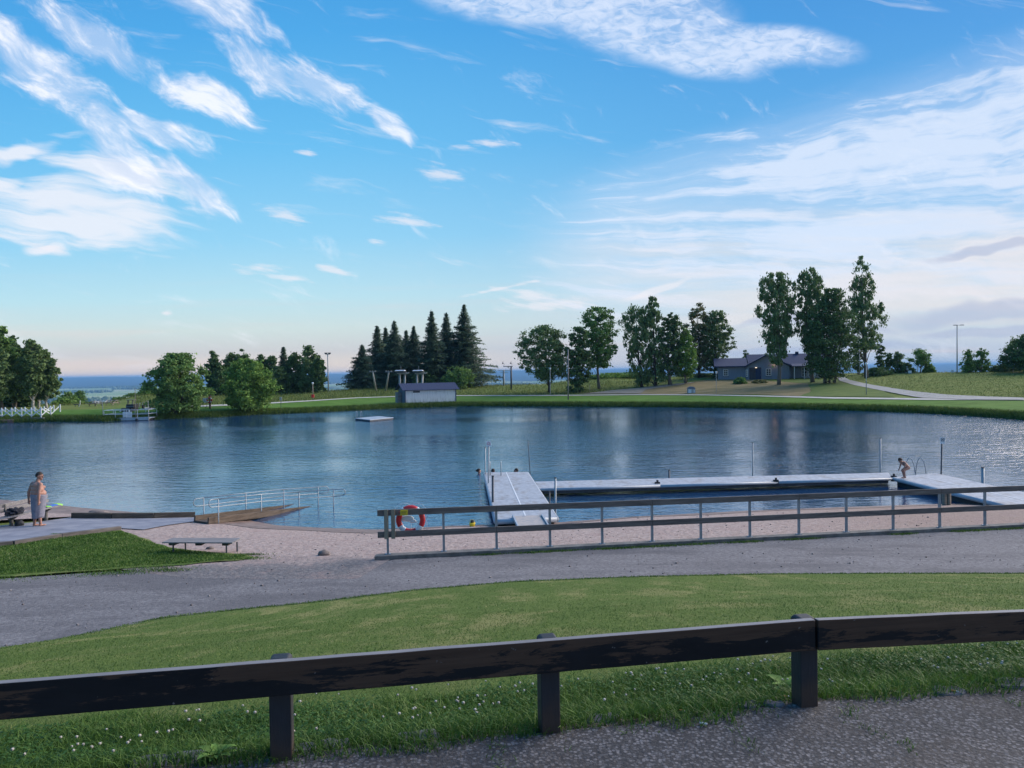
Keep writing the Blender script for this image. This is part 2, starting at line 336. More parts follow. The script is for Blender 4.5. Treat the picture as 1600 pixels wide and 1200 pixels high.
def height(X, Y):
    X = np.asarray(X, dtype=float); Y = np.asarray(Y, dtype=float)
    yl = Yl(X); ys = Ys(X); yf = Yf(X); fg = Yfg(X)
    def seg(a, b, za, zb): return za + (zb-za)*np.clip((Y-a)/(b-a), 0, 1)
    # near side, foreground terrace down to the beach
    t = np.clip((Y-fg)/(yl-fg), 0, 1)
    z = 3.80 - .05*np.clip((Y-fg)/.4, 0, 1) - 2.60*(t*.80+.20*t*t*(3-2*t))
    zf = .86 - .011*np.clip(X-FX0, 0, 25)
    z = np.where(Y > yl, 1.15 + (zf-1.15)*np.clip((Y-yl)/(yf-yl), 0, 1), z)
    tb = (Y-yf)/np.maximum(ys-yf, 1)
    z = np.where(Y > yf, (zf-.02)*(1-tb)+.10*np.sin(np.clip(tb, 0, 1)*math.pi), z)
    z = np.where(Y > ys, -(Y-ys)*.12, z); near = np.maximum(z, -1.6)
    near = np.where(Y > 62, -400, near - .3*np.maximum(np.hypot(X, Y)-160, 0))
    # far side, measured beyond the far shore
    th = np.arctan2(X, Y); r = np.hypot(X, Y); thc = np.clip(th, -TH, TH); u = np.tan(thc); Ye = np.where(np.abs(th) < TH, Y, r*math.cos(TH))
    a = Yfs(u); p = Ypath(u); c = Yc(u); zc = Zc(u)
    s = Ye-a
    f = np.where(s < 0, s*.25, .42*np.clip(s/.9, 0, 1)**.7)
    f = np.where(s > .9, .42 + (1.15-.42)*np.clip((s-.9)/np.maximum(p-a-.9, 1), 0, 1), f)
    tt = np.clip((Ye-p-1.5)/np.maximum(c-p-1.5, 1), 0, 1)
    f = np.where(Ye > p, 1.15 + (zc-1.15)*(tt*.55+.45*tt*tt*(3-2*tt)), f)
    wob = np.sin(X*.13+1.7)*np.cos(Y*.11)*.10*np.clip(tt*3, 0, 1)
    q = np.maximum(Ye-c, 0); fall = np.interp(q, FALL[:, 0], FALL[:, 1])
    rid = (np.sin(u*9.3+1)*5+np.sin(u*23+2)*4+np.sin(u*57)*2+np.sin(u*131+1)*1.2)*np.clip((q-9500)/6000, 0, 1)
    rid2 = (np.sin(u*14+4)*9+np.sin(u*39)*5)*np.clip((q-9500)/1500, 0, 1)*np.clip((15000-q)/3000, 0, 1)
    roll = (np.sin(X/310+.5)*np.cos(Y/570)*3.5)*np.clip((q-1200)/900, 0, 1)*np.clip((14000-q)/3000, 0, 1)
    kz = np.where(q > 9500, np.clip((q-9500)/7000, 0, 1), 0)
    f = np.where(Ye > c, zc*(1-np.clip(q/4000, 0, 1))+fall+rid+rid2+roll+kz*9.0, f) + wob*(Ye < c+5)
    f = np.maximum(f, np.where(s < 0, -1.6, f))
    return np.maximum(near, f) if near.ndim else float(max(near, f))
def H(X, Y): return float(height(np.array([X]), np.array([Y]))[0])
def G(px, py, lo=2.5, hi=220):                         # sight line down to the terrain
    d = ray(px, py); t = np.concatenate([np.arange(lo, 40, .04), np.arange(40, hi, .15)])
    gap = EYE+d.z*t - height(d.x*t, t); k = np.argmax(gap < 0) if (gap < 0).any() else -1
    return Vector((d.x*t[k], t[k], H(d.x*t[k], t[k])))
def at(px, Y, dz=0):                                   # ground point in column px at depth Y
    d = ray(px, 600); X = d.x*Y
    return Vector((X, Y, H(X, Y)+dz))
def grid_mesh(name, X, Y, Z, m, kind='structure', parent=None, smooth=True):
    n, k = X.shape; V = np.stack([X, Y, Z], -1).reshape(-1, 3); i = np.arange(n*k).reshape(n, k)
    F = np.stack([i[:-1, :-1], i[:-1, 1:], i[1:, 1:], i[1:, :-1]], -1).reshape(-1, 4)
    o = mesh_obj(name, V, F, m, parent, smooth=smooth)
    if kind: o['kind'] = kind
    return o
# ground sheet, polar so that it is fine where it is near
def ground_mat():
    m = bpy.data.materials.new('ground'); m.use_nodes = True; w = NT(m.node_tree); bs = w.n['Principled BSDF']
    tc = w.new('ShaderNodeTexCoord').outputs['Object']; x, y, z = w.sep(tc)
    g = w.ramp(w.noise(tc, .35, 8, .65), [(.3, (.06,.09,.02)), (.5, (.10,.13,.03)), (.7, (.14,.16,.045))])
    # plain below: forest and fields
    v1 = w.noise(w.map(tc, scale=(.0009, .00060, 0)), 1, 6, .65, .4)
    v2 = w.voro(w.map(tc, scale=(.0022, .0011, 0)), 1, out='Color')
    fieldc = w.mix(w.sep(v2)[0], (.34,.38,.18), (.18,.28,.08)); fieldc = w.mix(w.ss(w.sep(v2)[1], .6, .9), fieldc, (.55,.50,.32))
    forest = w.ramp(w.noise(tc, .012, 6, .7), [(.3, (.006,.012,.008)), (.7, (.022,.036,.020))])
    r = w.m('ADD', w.m('MULTIPLY', x, .1), y)
    low = w.m('MULTIPLY', w.ss(y, 9500, 8000), w.ss(z, -30, -80))
    isf = w.ss(w.m('ADD', v1, w.m('MULTIPLY', w.m('SUBTRACT', 1, low), .5)), .50, .54)
    plain = w.mix(isf, fieldc, forest)
    col = w.mix(w.ss(y, 185, 230), g, plain)
    w.set(bs.inputs['Base Color'], col); bs.inputs['Roughness'].default_value = .95; bs.inputs['Specular IOR Level'].default_value = .1
    return m
rad = np.concatenate([np.arange(.5, 42, .7), np.arange(42, 64, 2.5), np.arange(64, 172, .9), 172*np.power(21500/172, np.linspace(0, 1, 150)[1:])])
ang = np.concatenate([np.linspace(-180, -56, 26)[:-1], np.linspace(-56, 56, 320), np.linspace(56, 180, 26)[1:]])*math.pi/180
R_, A_ = np.meshgrid(rad, ang, indexing='ij'); GX = R_*np.sin(A_); GY = R_*np.cos(A_)
GZ = height(GX, GY) - np.where(R_ < 34, .10, .05)
cx = np.array([0, 0, H(0, 0)-.1])
Vg = np.concatenate([np.stack([GX, GY, GZ], -1).reshape(-1, 3), cx[None]]); n_, k_ = GX.shape; ii = np.arange(n_*k_).reshape(n_, k_)
Fg = np.stack([ii[:-1, :-1], ii[1:, :-1], ii[1:, 1:], ii[:-1, 1:]], -1).reshape(-1, 4)
ground = mesh_obj('ground', Vg, Fg, ground_mat(), smooth=True); ground['kind'] = 'structure'
b_ = bmesh.new(); b_.from_mesh(ground.data); b_.verts.ensure_lookup_table()
c0 = b_.verts[n_*k_]
for j in range(k_-1):
    try: b_.faces.new((b_.verts[j], b_.verts[j+1], c0))
    except ValueError: pass
b_.to_mesh(ground.data); b_.free()

# draped sheets
def drape(name, poly, m, step=.35, off=0.0, wob=0.0, seed=0, zf=None):
    pts = []
    for i in range(len(poly)):
        a = np.array(poly[i][:2]); b = np.array(poly[(i+1) % len(poly)][:2]); n = max(1, int(np.linalg.norm(b-a)/step))
        for k in range(n):
            p = a+(b-a)*k/n
            if wob:
                nz = mnoise.noise_vector(Vector((p[0]*1.3, p[1]*1.3, seed)))+.5*mnoise.noise_vector(Vector((p[0]*4, p[1]*4, seed+5)))
                p = p+np.array((nz.x, nz.y))*wob
            pts.append(p)
    P = np.array(pts); x0, y0 = P.min(0); x1, y1 = P.max(0)
    gx, gy = np.meshgrid(np.arange(math.floor(x0/step)*step, x1, step), np.arange(math.floor(y0/step)*step, y1, step)); Q = np.stack([gx.ravel(), gy.ravel()], -1)
    inside = np.zeros(len(Q), bool); A = P; B = np.roll(P, -1, 0)
    for (ax, ay), (bx, by) in zip(A, B):
        c = ((ay > Q[:, 1]) != (by > Q[:, 1]))
        if abs(by-ay) > 1e-12: inside ^= c & (Q[:, 0] < (bx-ax)*(Q[:, 1]-ay)/(by-ay)+ax)
    Q = Q[inside]; n = len(P)
    vs_ = [Vector(p) for p in P]+[Vector(q) for q in Q]
    v, e, f, *_ = delaunay_2d_cdt(vs_, [], [list(range(n))], 1, 1e-5)
    V = np.array([(p.x, p.y) for p in v]); Z = (zf or height)(V[:, 0], V[:, 1])+off
    o = mesh_obj(name, np.column_stack([V, Z]), [tuple(q) for q in f], m, smooth=True); o['kind'] = 'structure'
    if sum(p.normal.z for p in o.data.polygons) < 0: o.data.flip_normals()
    return o, P
def strip(name, u0, u1, fa, fb, m, n=300, k=6, off=.03, kind='structure'):
    u = np.linspace(u0, u1, n)[None, :]; t = np.linspace(0, 1, k)[:, None]; Y = fa(u)*(1-t)+fb(u)*t; X = u*Y
    return grid_mesh(name, X, Y, height(X, Y)+off, m, kind)
xs = np.arange(-14, 16, .5)
fgx = np.arange(-4.5, 9.1, .5)
# foreground asphalt
drape('parking_area', [(-4.5, -1.5), (9, -1.5)]+[(x, Yfg(x)-.03) for x in fgx[::-1]], M['asphalt'], .15, .006, .045, 1)
# near lawn
lx = np.arange(-12, 24, .6)
lawn_poly = [(-12, 2.0), (-4.5, Yfg(-4.5)+.9)]+[(x, Yfg(x)+.9) for x in fgx]+[(24, 5.5)]+[(x, Yl(x)) for x in lx[::-1]]
drape('lawn', lawn_poly, M['lawn'], .35, 0.02, .05, 2)
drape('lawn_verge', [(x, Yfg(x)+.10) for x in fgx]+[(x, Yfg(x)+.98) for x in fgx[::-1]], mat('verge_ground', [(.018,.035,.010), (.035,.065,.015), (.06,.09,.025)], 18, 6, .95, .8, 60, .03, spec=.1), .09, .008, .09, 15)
ver = [(x, Yfg(x)-.30) for x in fgx]+[(x, Yfg(x)+.5) for x in fgx[::-1]]
drape('soil_edge', ver, mat('soil', [(.04,.035,.033), (.085,.075,.07), (.15,.13,.115)], 30, 8, .95, 1, 60, .02), .06, -.002, .03, 14)
# gravel path along the fence, widening to the left
gp = [(x, Yl(x)-.4) for x in np.arange(-16, 26, .8)]+[(x, float(Yf(x))-.02) for x in np.arange(26, -3.3, -.8)]+[tuple(G(*q)[:2]) for q in [(570,885), (480,880), (420,880), (330,885), (250,890), (120,897), (0,905), (-140,915)]]+[(-16, 17.5)]
drape('gravel_path', gp, M['gravel'], .4, .004, .03, 3)
# sand of the beach, then the wet margin
sx = np.arange(-9.5, 24, .8)
def lowsand(X, Y): return height(X, Y)
sp = [tuple(G(*q)[:2]) for q in [(150,885), (150,842), (188,826), (305,806)]]+[(x, float(Ys(x))+.5) for x in np.arange(-10.5, 26, .8)]+[(26, float(Yf(26))), ]+[(x, float(Yf(x))-.02) for x in np.arange(25, -3.3, -.8)]+[tuple(G(*q)[:2]) for q in [(560,905), (430,905), (300,905)]]
drape('sand', sp, M['sand'], .35, .007, .05, 4)
wp = [(x, float(Ys(x))+1.4) for x in np.arange(-11.6, 26, .6)]+[(x, float(Ys(x))-(.55 if x > -4 else 1.5)-.25*math.sin(x*1.1)) for x in np.arange(25.4, -11.7, -.6)]
drape('wet_sand', wp, M['wet_sand'], .35, .018, .15, 5)
left_sand = [tuple(PZ(*q, .25)[:2]) for q in [(-200,815), (0,812), (60,809), (110,806), (230,806), (310,805)]]+[(x, float(Ys(x))+1.2) for x in np.arange(-11, -34, -.8)]
drape('sand_spit', left_sand, M['wet_sand'], .4, .008, .05, 6)
ls2 = [tuple(PZ(*q, .3)[:2]) for q in [(-200,820), (0,818), (108,806), (150,803), (110,799), (60,797), (30,790), (-20,787), (-200,787)]]
drape('dry_sand', ls2, M['sand'], .4, .016, .08, 7)
# concrete walk on the left
slab_px = [(-180,880), (0,850), (95,838), (190,827), (225,829), (262,822), (305,816), (343,811), (308,807), (110,810), (60,817), (0,823), (-180,832)]
slab_pts = [G(*q) for q in slab_px]
drape('walkway', [tuple(p[:2]) for p in slab_pts], M['slab'], .4, .035, 0, 8)
gpatch, _ = drape('grass_patch', [tuple(G(*q)[:2]) for q in [(-180,885), (0,853), (95,840), (188,829), (235,846), (262,856), (330,864), (385,868), (398,872), (370,877), (290,884), (215,888), (130,895), (60,900), (0,903), (-180,915)]], M['lawn'], .35, .024, .10, 9)
# far bank
strip('lawn_far', -.95, .95, lambda u: Yfs(u)+.55, lambda u: Ypath(u)+2.5, M['lawn_far'], 380, 14, .03)
strip('path', U(225), .95, lambda u: Ypath(u)-1.1, lambda u: Ypath(u)+1.1, mat('pale_path', [(.34,.33,.30), (.46,.45,.42)], 1, 5, .95, .2), 380, 3, .085)
strip('meadow', -.95, .95, lambda u: Ypath(u)+2.3, lambda u: Yc(u)+6, M['meadow'], 380, 20, .03)
dp = [tuple(G(*q)[:2]) for q in [(930,616.5), (990,616), (1080,616.3), (1180,617), (1255,620), (1270,614), (1262,600), (1210,594), (1150,592), (1110,593), (1070,600), (1020,607), (975,611)]]
drape('dry_slope', dp, M['dry'], 1.2, .09, .5, 10)
lp = [tuple(G(*q)[:2]) for q in [(1250,620), (1400,621.5), (1380,612), (1350,604), (1315,597), (1240,590), (1180,588.5), (1110,589), (1110,592), (1180,594), (1262,600), (1268,612)]]
drape('mown_slope', lp, mat('mown_grass', [(.075,.12,.03), (.12,.16,.045)], .5, 6, .95, .4, 5, .1, spec=.1), 1.2, .10, .3, 12)
rp = [(1600,626.5), (1500,625.5), (1440,623), (1405,617), (1370,610), (1335,603), (1312,596), (1308,591), (1320,590.5), (1328,595), (1360,602), (1395,608), (1430,613), (1480,618), (1540,621), (1600,623)]
drape('drive', [tuple(G(*q)[:2]) for q in rp], mat('drive_gravel', [(.22,.22,.215), (.32,.32,.31)], 1, 5, .95, .2), 1.2, .13, .1, 11)
tr = [(905,616.5), (1000,616), (1010,610), (1050,604), (1085,599), (1082,598), (1042,602), (995,607.5), (950,611.5)]
drape('dirt_track', [tuple(G(*q)[:2]) for q in tr], M['track'], 1.0, .14, .2, 13)

# water: the pond only, inside its shores
def water_mat():
    m = bpy.data.materials.new('water'); m.use_nodes = True; w = NT(m.node_tree); bs = w.n['Principled BSDF']
    tc = w.new('ShaderNodeTexCoord').outputs['Object']; x, y, z = w.sep(tc)
    bs.inputs['Base Color'].default_value = (.010, .045, .115, 1); bs.inputs['Roughness'].default_value = .03; bs.inputs['IOR'].default_value = 2.9
    calm = w.m('MULTIPLY', w.m('MULTIPLY', w.ss(x, .5, 2.5), w.ss(x, 18.5, 17)), w.ss(y, 34.2, 32.5))
    near = w.m('MAXIMUM', w.m('MULTIPLY', calm, .55), w.m('MULTIPLY', w.ss(y, 36, 27), .35))
    gust = w.noise(w.map(tc, scale=(.035, .05, 1)), 1, 3, .5)
    amp = w.m('MULTIPLY', w.m('SUBTRACT', 1, near), w.m('ADD', .35, w.m('MULTIPLY', w.ss(gust, .38, .62), .8)))
    a = w.noise(w.map(tc, rot=(0, 0, D2R(14)), scale=(1.0, 2.1, 1)), .95, 3, .55, .4)
    b = w.noise(w.map(tc, rot=(0, 0, D2R(-22)), scale=(1, 1.7, 1)), 2.5, 3, .6, .3)
    c = w.noise(w.map(tc, scale=(.6, 1.6, 1)), .32, 2, .5)
    h = w.m('ADD', w.m('ADD', w.m('MULTIPLY', a, 1.0), w.m('MULTIPLY', b, .55)), w.m('MULTIPLY', c, .8))
    bp = w.new('ShaderNodeBump'); bp.inputs['Distance'].default_value = .072; w.set(bs.inputs['Roughness'], w.m('ADD', .04, w.m('MULTIPLY', w.ss(y, 40, 100), .05)))
    w.l.new(h, bp.inputs['Height']); w.l.new(amp, bp.inputs['Strength']); w.l.new(bp.outputs[0], bs.inputs['Normal'])
    return m
wx = np.linspace(-40, 60, 60); nearp = [(x, float(Ys(x))-.5, 0) for x in wx]
uu = np.linspace(1.25, -1.25, 90); farp = [(u*(float(Yfs(u))+1.6), float(Yfs(u))+1.6, 0) for u in uu]
loop = [(-95, 40, 0)]+nearp+[(95, 40, 0)]+farp
v, e, f, *_ = delaunay_2d_cdt([Vector(p[:2]) for p in loop], [], [list(range(len(loop)))], 1, 1e-5)
wat = mesh_obj('water', [(p.x, p.y, 0) for p in v], [tuple(q) for q in f], water_mat()); wat['kind'] = 'structure'
if sum(p.normal.z for p in wat.data.polygons) < 0: wat.data.flip_normals()
# ---------------------------------------------------------------- air
def haze():
    m = bpy.data.materials.new('haze'); m.use_nodes = True; n = m.node_tree.nodes; n.clear()
    o = n.new('ShaderNodeOutputMaterial'); p = n.new('ShaderNodeVolumePrincipled')
    p.inputs['Color'].default_value = (.24, .50, .84, 1); p.inputs['Density'].default_value = HAZE_D; p.inputs['Anisotropy'].default_value = 0
    m.node_tree.links.new(p.outputs[0], o.inputs['Volume'])
    b = MB(); b.box((0, 0, (34-102)/2), (46000, 46000, 136)); o = b.build('haze', m); tag(o, kind='stuff'); return o
HAZE_D = 1.0e-4
haze()

# ---------------------------------------------------------------- foliage
LEAF_GAIN = 2.8
def leafmat(name, c1, c2, c3, trans=.25):
    c1, c2, c3 = (tuple(min(1, v*LEAF_GAIN) for v in c) for c in (c1, c2, c3))
    m = bpy.data.materials.new(name); m.use_nodes = True; w = NT(m.node_tree); bs = w.n['Principled BSDF']
    g = w.new('ShaderNodeNewGeometry'); tc = w.new('ShaderNodeTexCoord').outputs['Object']
    f = w.m('ADD', w.m('MULTIPLY', g.outputs['Random Per Island'], .55), w.m('MULTIPLY', w.noise(tc, .55, 3, .6), .45))
    col = w.ramp(f, [(.2, c1), (.5, c2), (.8, c3)]); w.l.new(col, bs.inputs['Base Color']); bs.inputs['Roughness'].default_value = .7; bs.inputs['Specular IOR Level'].default_value = .2
    if trans:
        tr = w.new('ShaderNodeBsdfTranslucent'); w.l.new(col, tr.inputs[0]); mx = w.new('ShaderNodeMixShader'); mx.inputs[0].default_value = trans
        w.l.new(bs.outputs[0], mx.inputs[1]); w.l.new(tr.outputs[0], mx.inputs[2]); w.l.new(mx.outputs[0], w.n['Material Output'].inputs[0])
    return m
LM = {'dark': leafmat('leaf_dark', (.016,.030,.012), (.030,.052,.018), (.05,.08,.026)),
      'mid': leafmat('leaf_mid', (.028,.052,.016), (.048,.085,.022), (.075,.12,.033)),
      'light': leafmat('leaf_light', (.036,.063,.015), (.055,.096,.020), (.08,.13,.029)),
      'birch': leafmat('leaf_birch', (.026,.044,.017), (.046,.072,.026), (.072,.10,.038)),
      'reddish': leafmat('leaf_reddish', (.045,.038,.018), (.06,.062,.026), (.08,.085,.033)),
      'spruce': leafmat('needles', (.010,.019,.011), (.018,.032,.017), (.032,.048,.024), 0)}
BARK = {'dark': mat('bark_dark', [(.03,.024,.02), (.07,.058,.048)], 6, 6, .95, .8, 20, .03, stretch=(1,1,.25)),
        'birch': mat('bark_birch', [(.05,.045,.04), (.30,.28,.26), (.42,.40,.38)], 3, 6, .9, .4, 14, .02, stretch=(1,1,2.5), lo=.35, hi=.5),
        'grey': mat('bark_grey', [(.10,.085,.07), (.17,.15,.125)], 6, 6, .95, .8, 20, .03, stretch=(1,1,.25))}
def quads(c, size, rng, up=0.0, elong=1.0, down=False):
    n = len(c); a = rng.normal(size=(n, 3)); 
    if down: a = a*np.array([.45, .45, 1]); a[:, 2] = -np.abs(a[:, 2])-.4
    a /= np.linalg.norm(a, axis=1)[:, None]; b = np.cross(a, rng.normal(size=(n, 3))); b /= np.linalg.norm(b, axis=1)[:, None]
    s = (size*rng.uniform(.6, 1.35, n))[:, None]; a = a*s*elong; b = b*s*.62
    P = np.stack([c-a, c+b*.9-a*.1, c+a, c-b*.9+a*.15], 1)
    return P.reshape(-1, 3), np.arange(4*n).reshape(n, 4)
def prof(pts, t): a = np.array(pts, float); return np.interp(t, a[:, 0], a[:, 1])
DEC = [(0,.35), (.12,.75), (.35,1), (.6,.95), (.82,.65), (.95,.3), (1,.05)]
def deciduous(name, label, base, h, R, bottom, kind, bark, group, n_cl=90, n_lf=70, pf=DEC, lean=0, cr=.17, leaf=.20, droop=False, trunk_r=None, stems=1, seed=0, cat='tree', flat=.8):
    rng = np.random.default_rng(seed+11); t = thing(name, label, cat, base, group)
    L = np.array([0, 0, 0.]); hb = h*bottom; hc = h-hb; tr = trunk_r or h*.014+.05
    sx = rng.uniform(0, 6.28, 3); n_cl = int(n_cl*2.1); cr *= .74; n_lf = int(n_lf*.72); R *= .92
    cen = []
    while len(cen) < n_cl:
        q = rng.uniform(0, 1); r = prof(pf, q)
        if rng.uniform(0, 1) > r: continue
        a = rng.uniform(0, 6.28); rr = math.sqrt(rng.uniform(.02, 1))*r*(1+.16*math.sin(3*a+sx[0]+5*q)+.12*math.sin(7*q*3+sx[1]))
        x = rr*R*math.cos(a)+lean*R*q; y = rr*R*flat*math.sin(a); z = hb+q*hc
        cen.append((x, y, z, rr, a))
    C = np.array(cen)
    rad = R*cr*rng.uniform(.35, 1.6, n_cl)*np.where(C[:, 3] > .8, .8, 1.0)
    idx = np.repeat(np.arange(n_cl), n_lf); d = rng.normal(size=(len(idx), 3)); d /= np.linalg.norm(d, axis=1)[:, None]; d *= np.where(rng.uniform(0, 1, len(idx)) < .24, rng.uniform(1, 1.9, len(idx)), rng.uniform(0, 1, len(idx))**.5)[:, None]
    sc_ = np.array([1.15, 1.15, 1.5 if droop else .75]); P = C[idx, :3]+d*rad[idx][:, None]*sc_
    if droop: P[:, 2] -= rad[idx]*.5
    top = h; P[:, 2] = np.minimum(P[:, 2], top+.15)
    P[:, 2] = np.maximum(P[:, 2], .12)
    V, F = quads(P, leaf, rng, down=droop, elong=1.25 if droop else 1)
    mesh_obj('crown', V, F, LM[kind] if isinstance(kind, str) else kind, t, world=False)
    b = MB(); tops = []
    for s in range(stems):
        ox = (s-(stems-1)/2)*tr*3.2; bend = rng.normal(size=2)*.02*h
        pts = []; rs = []
        for k in range(9):
            q = k/8; pts.append((ox*(1+q*1.5)+lean*R*max(0, q-bottom*.5)+bend[0]*math.sin(q*3), bend[1]*math.sin(q*4), -.15+q*h*.93)); rs.append(max(.02, tr*(1-q)**.8*(1.25 if k == 0 else 1)/(stems**.4)))
        b.tube(pts, rs, 8); tops.append(pts)
    for i in rng.choice(n_cl, min(n_cl, 34), replace=False):
        x, y, z, rr, a = C[i]; pts = tops[i % stems]; z0 = max(h*bottom*.75, z-rr*R*.75-.2); k = min(7, int(z0/(h*.93)*8)); p0 = Vector(pts[k]); p1 = Vector((x, y, z-.1*R*.3))
        if (p1-p0).length < .3: continue
        mid = p0.lerp(p1, .5)+Vector((0, 0, .08*(p1-p0).length))
        r0 = max(.03, tr*.33*(1-p0.z/h)); b.tube([p0, mid, p1], [r0, r0*.6, .012], 5)
    b.build('trunk', BARK[bark], t, world=False, smooth=True)
    return t
def spruce(name, label, base, h, R, bottom, group, seed=0, sparse=1.0, thin_top=1.0):
    rng0 = np.random.default_rng(seed+5)
    R *= 2.15; sparse *= 1.35; irr = rng0.uniform(.7, 1.3, 40)
    rng = np.random.default_rng(seed+77); t = thing(name, label, 'tree', base, group); hb = h*bottom
    b = MB(); b.tube([(0,0,-.2), (0,0,h*.5), (0,0,h*.99)], [h*.012+.05, h*.007+.03, .02], 8); P = []; A = []; S = []
    z = hb; 
    while z < h-.12:
        q = (z-hb)/(h-hb); Rq = irr[int(q*39)]*R*(1-q)**.95*(.72 if q < .08 else 1)*rng.uniform(.8, 1.12); nb = max(4, int((9-4*q)*sparse+1))
        a0 = rng.uniform(0, 6.28)
        for k in range(nb):
            a = a0+6.283*k/nb+rng.normal()*.18; Ln = max(.16, Rq*rng.uniform(.72, 1.14)); dr = -.10-.42*(1-q); n = max(3, int(Ln/.17))
            for j in range(n):
                s = (j+.5)/n; rr = s*Ln; zz = z+dr*rr*.75+.30*rr*s*(1-q)*.55
                w_ = (1-s*.78)*Ln*.34+.05
                m_ = 3
                off = rng.uniform(-1, 1, m_)*w_; x = rr*math.cos(a)-off*math.sin(a); y = rr*math.sin(a)+off*math.cos(a)
                for xx, yy in zip(x, y): P.append((xx, yy, zz-abs(rng.normal())*.10)); A.append(a+rng.normal()*.6)
        z += max(.22, h*.021)*rng.uniform(.8, 1.25)
    for k in range(10): P.append((rng.normal()*.05, rng.normal()*.05, h-.05-k*.1)); A.append(rng.uniform(0, 6.28))
    P = np.array(P); A = np.array(A); n = len(P); P = P+rng.normal(size=P.shape)*.10
    d = np.stack([np.cos(A), np.sin(A), rng.uniform(-.75, .05, n)], 1); d /= np.linalg.norm(d, axis=1)[:, None]
    sd_ = np.stack([-np.sin(A), np.cos(A), rng.normal(size=n)*.4], 1); s = (.21*rng.uniform(.65, 1.3, n)*(h/15)**.3)[:, None]
    dn = np.array([0, 0, -1.0])*s*.55
    V = np.stack([P-d*s*.6, P+sd_*s*.42+dn*.4, P+d*s*1.35, P-sd_*s*.42+dn], 1).reshape(-1, 3)
    mesh_obj('crown', V, np.arange(4*n).reshape(n, 4), LM['spruce'], t, world=False); b.build('trunk', BARK['dark'], t, world=False, smooth=True)
    return t
def tree_at(fn, px, Y, top, halfw, name, label, **k):
    """px column of the trunk, depth, top row, half width in photo pixels"""
    p = at(px, Y); h = PY(px, top, Y).z-p.z; return fn(name, label, p, h, halfw*Y/FPX, **k)

# spruces by the ski lift
GS = 'spruces behind the boathouse'
for i, (px, Y, top, hw, bt, lab) in enumerate([
        (567,162,537,19,.02,'shortest dark spruce, full to the ground, at the left end of the spruce clump'),
        (591,168,508,19,.04,'pointed dark spruce rising just right of the shortest one'),
        (604,172,510,17,.08,'slim dark spruce with its top tight against its left neighbour'),
        (618,165,500,21,.05,'tallest spruce in the left half of the clump, above the lift pylons'),
        (636,172,516,19,.05,'low dark spruce filling the middle of the left clump'),
        (648,167,509,20,.05,'broad spruce at the right end of the left clump, behind the lift station'),
        (676,160,484,15,.22,'spruce with a long bare lower trunk, left of the three tallest'),
        (699,166,487,18,.10,'ragged-topped spruce in the middle of the three tallest'),
        (727,163,475,25,.04,'tallest and widest spruce, at the right end behind the boathouse')]):
    tree_at(spruce, px, Y, top, hw, 'spruce_tree', lab, bottom=bt, group=GS, seed=i, sparse=1.1)
tree_at(deciduous, 716, 156, 574, 26, 'green_bush', 'fresh green bush growing at the feet of the tallest spruces', bottom=.0, kind='mid', bark='dark', group='bushes', n_cl=60, n_lf=60, cr=.24, seed=5, cat='bush')
tree_at(deciduous, 664, 158, 580, 20, 'green_bush', 'dim green bush behind the lift station, under the spruces', bottom=.0, kind='dark', bark='dark', group='bushes', n_cl=50, n_lf=60, cr=.24, seed=6, cat='bush')
# willows at the left bank
WIL = [(0,.62), (.2,.92), (.45,1), (.7,.86), (.88,.6), (1,.22)]
def wp_(px, dy): return at(px, float(Yfs(U(px)))+dy)
def willow(px, dy, top, hw, lab, kind, seed, bt):
    p = wp_(px, dy); deciduous('willow_tree', lab, p, PY(px, top, p.y).z-p.z, hw*p.y/FPX, bt, kind, 'dark', 'rounded willows at the water', n_cl=170, n_lf=95, pf=WIL, cr=.17, leaf=.17, trunk_r=.42, seed=seed, flat=1)
willow(277, 1.4, 554, 45, 'big dark rounded willow at the water edge beside the railed jetty', 'mid', 1, .07)
willow(388, 1.4, 562, 41, 'brighter green globe-shaped willow at the water edge', 'light', 2, .07)
# wood behind the willows
GW = 'trees behind the left bank'
for i, (px, Y, top, hw, bt, kind, lab) in enumerate([
        (334,148,549,13,.05,'dark','narrow dark tree whose top shows in the gap between the willows'),
        (362,150,552,16,.05,'birch','tree with tufted top peeping out left above the bright willow'),
        (379,150,546,18,.05,'birch','tallest tree rising straight behind the bright willow'),
        (408,152,554,16,.05,'dark','dark tree just behind the right shoulder of the bright willow'),
        (425,152,556,14,.05,'dark','short dark tree left of the thin spire-topped spruce'),
        (461,150,550,19,.02,'dark','dense dark round tree between the spire-topped spruce and the cone-shaped birch'),
        (484,149,541,17,.02,'birch','tall cone-shaped birch left of the floodlight mast'),
        (498,147,556,13,.02,'dark','dark drooping tree on the right flank of the cone-shaped birch'),
        (345,146,572,16,.0,'dark','low dark thicket tree in the shade between the willows'),
        (435,147,574,22,.0,'dark','wide dark tree low under the spire-topped spruce')]):
    tree_at(deciduous, px, Y, top, hw, 'deciduous_tree', lab, bottom=bt, kind=kind, bark='dark', group=GW, n_cl=80, n_lf=80, pf=[(0,.8),(.3,1),(.6,.85),(.85,.5),(1,.12)], cr=.24, leaf=.24, seed=20+i, flat=1)
tree_at(spruce, 444, 151, 541, 13, 'spruce_tree', 'lone spruce with a thin spire in the wood behind the left bank', bottom=.02, group=GW, seed=31)
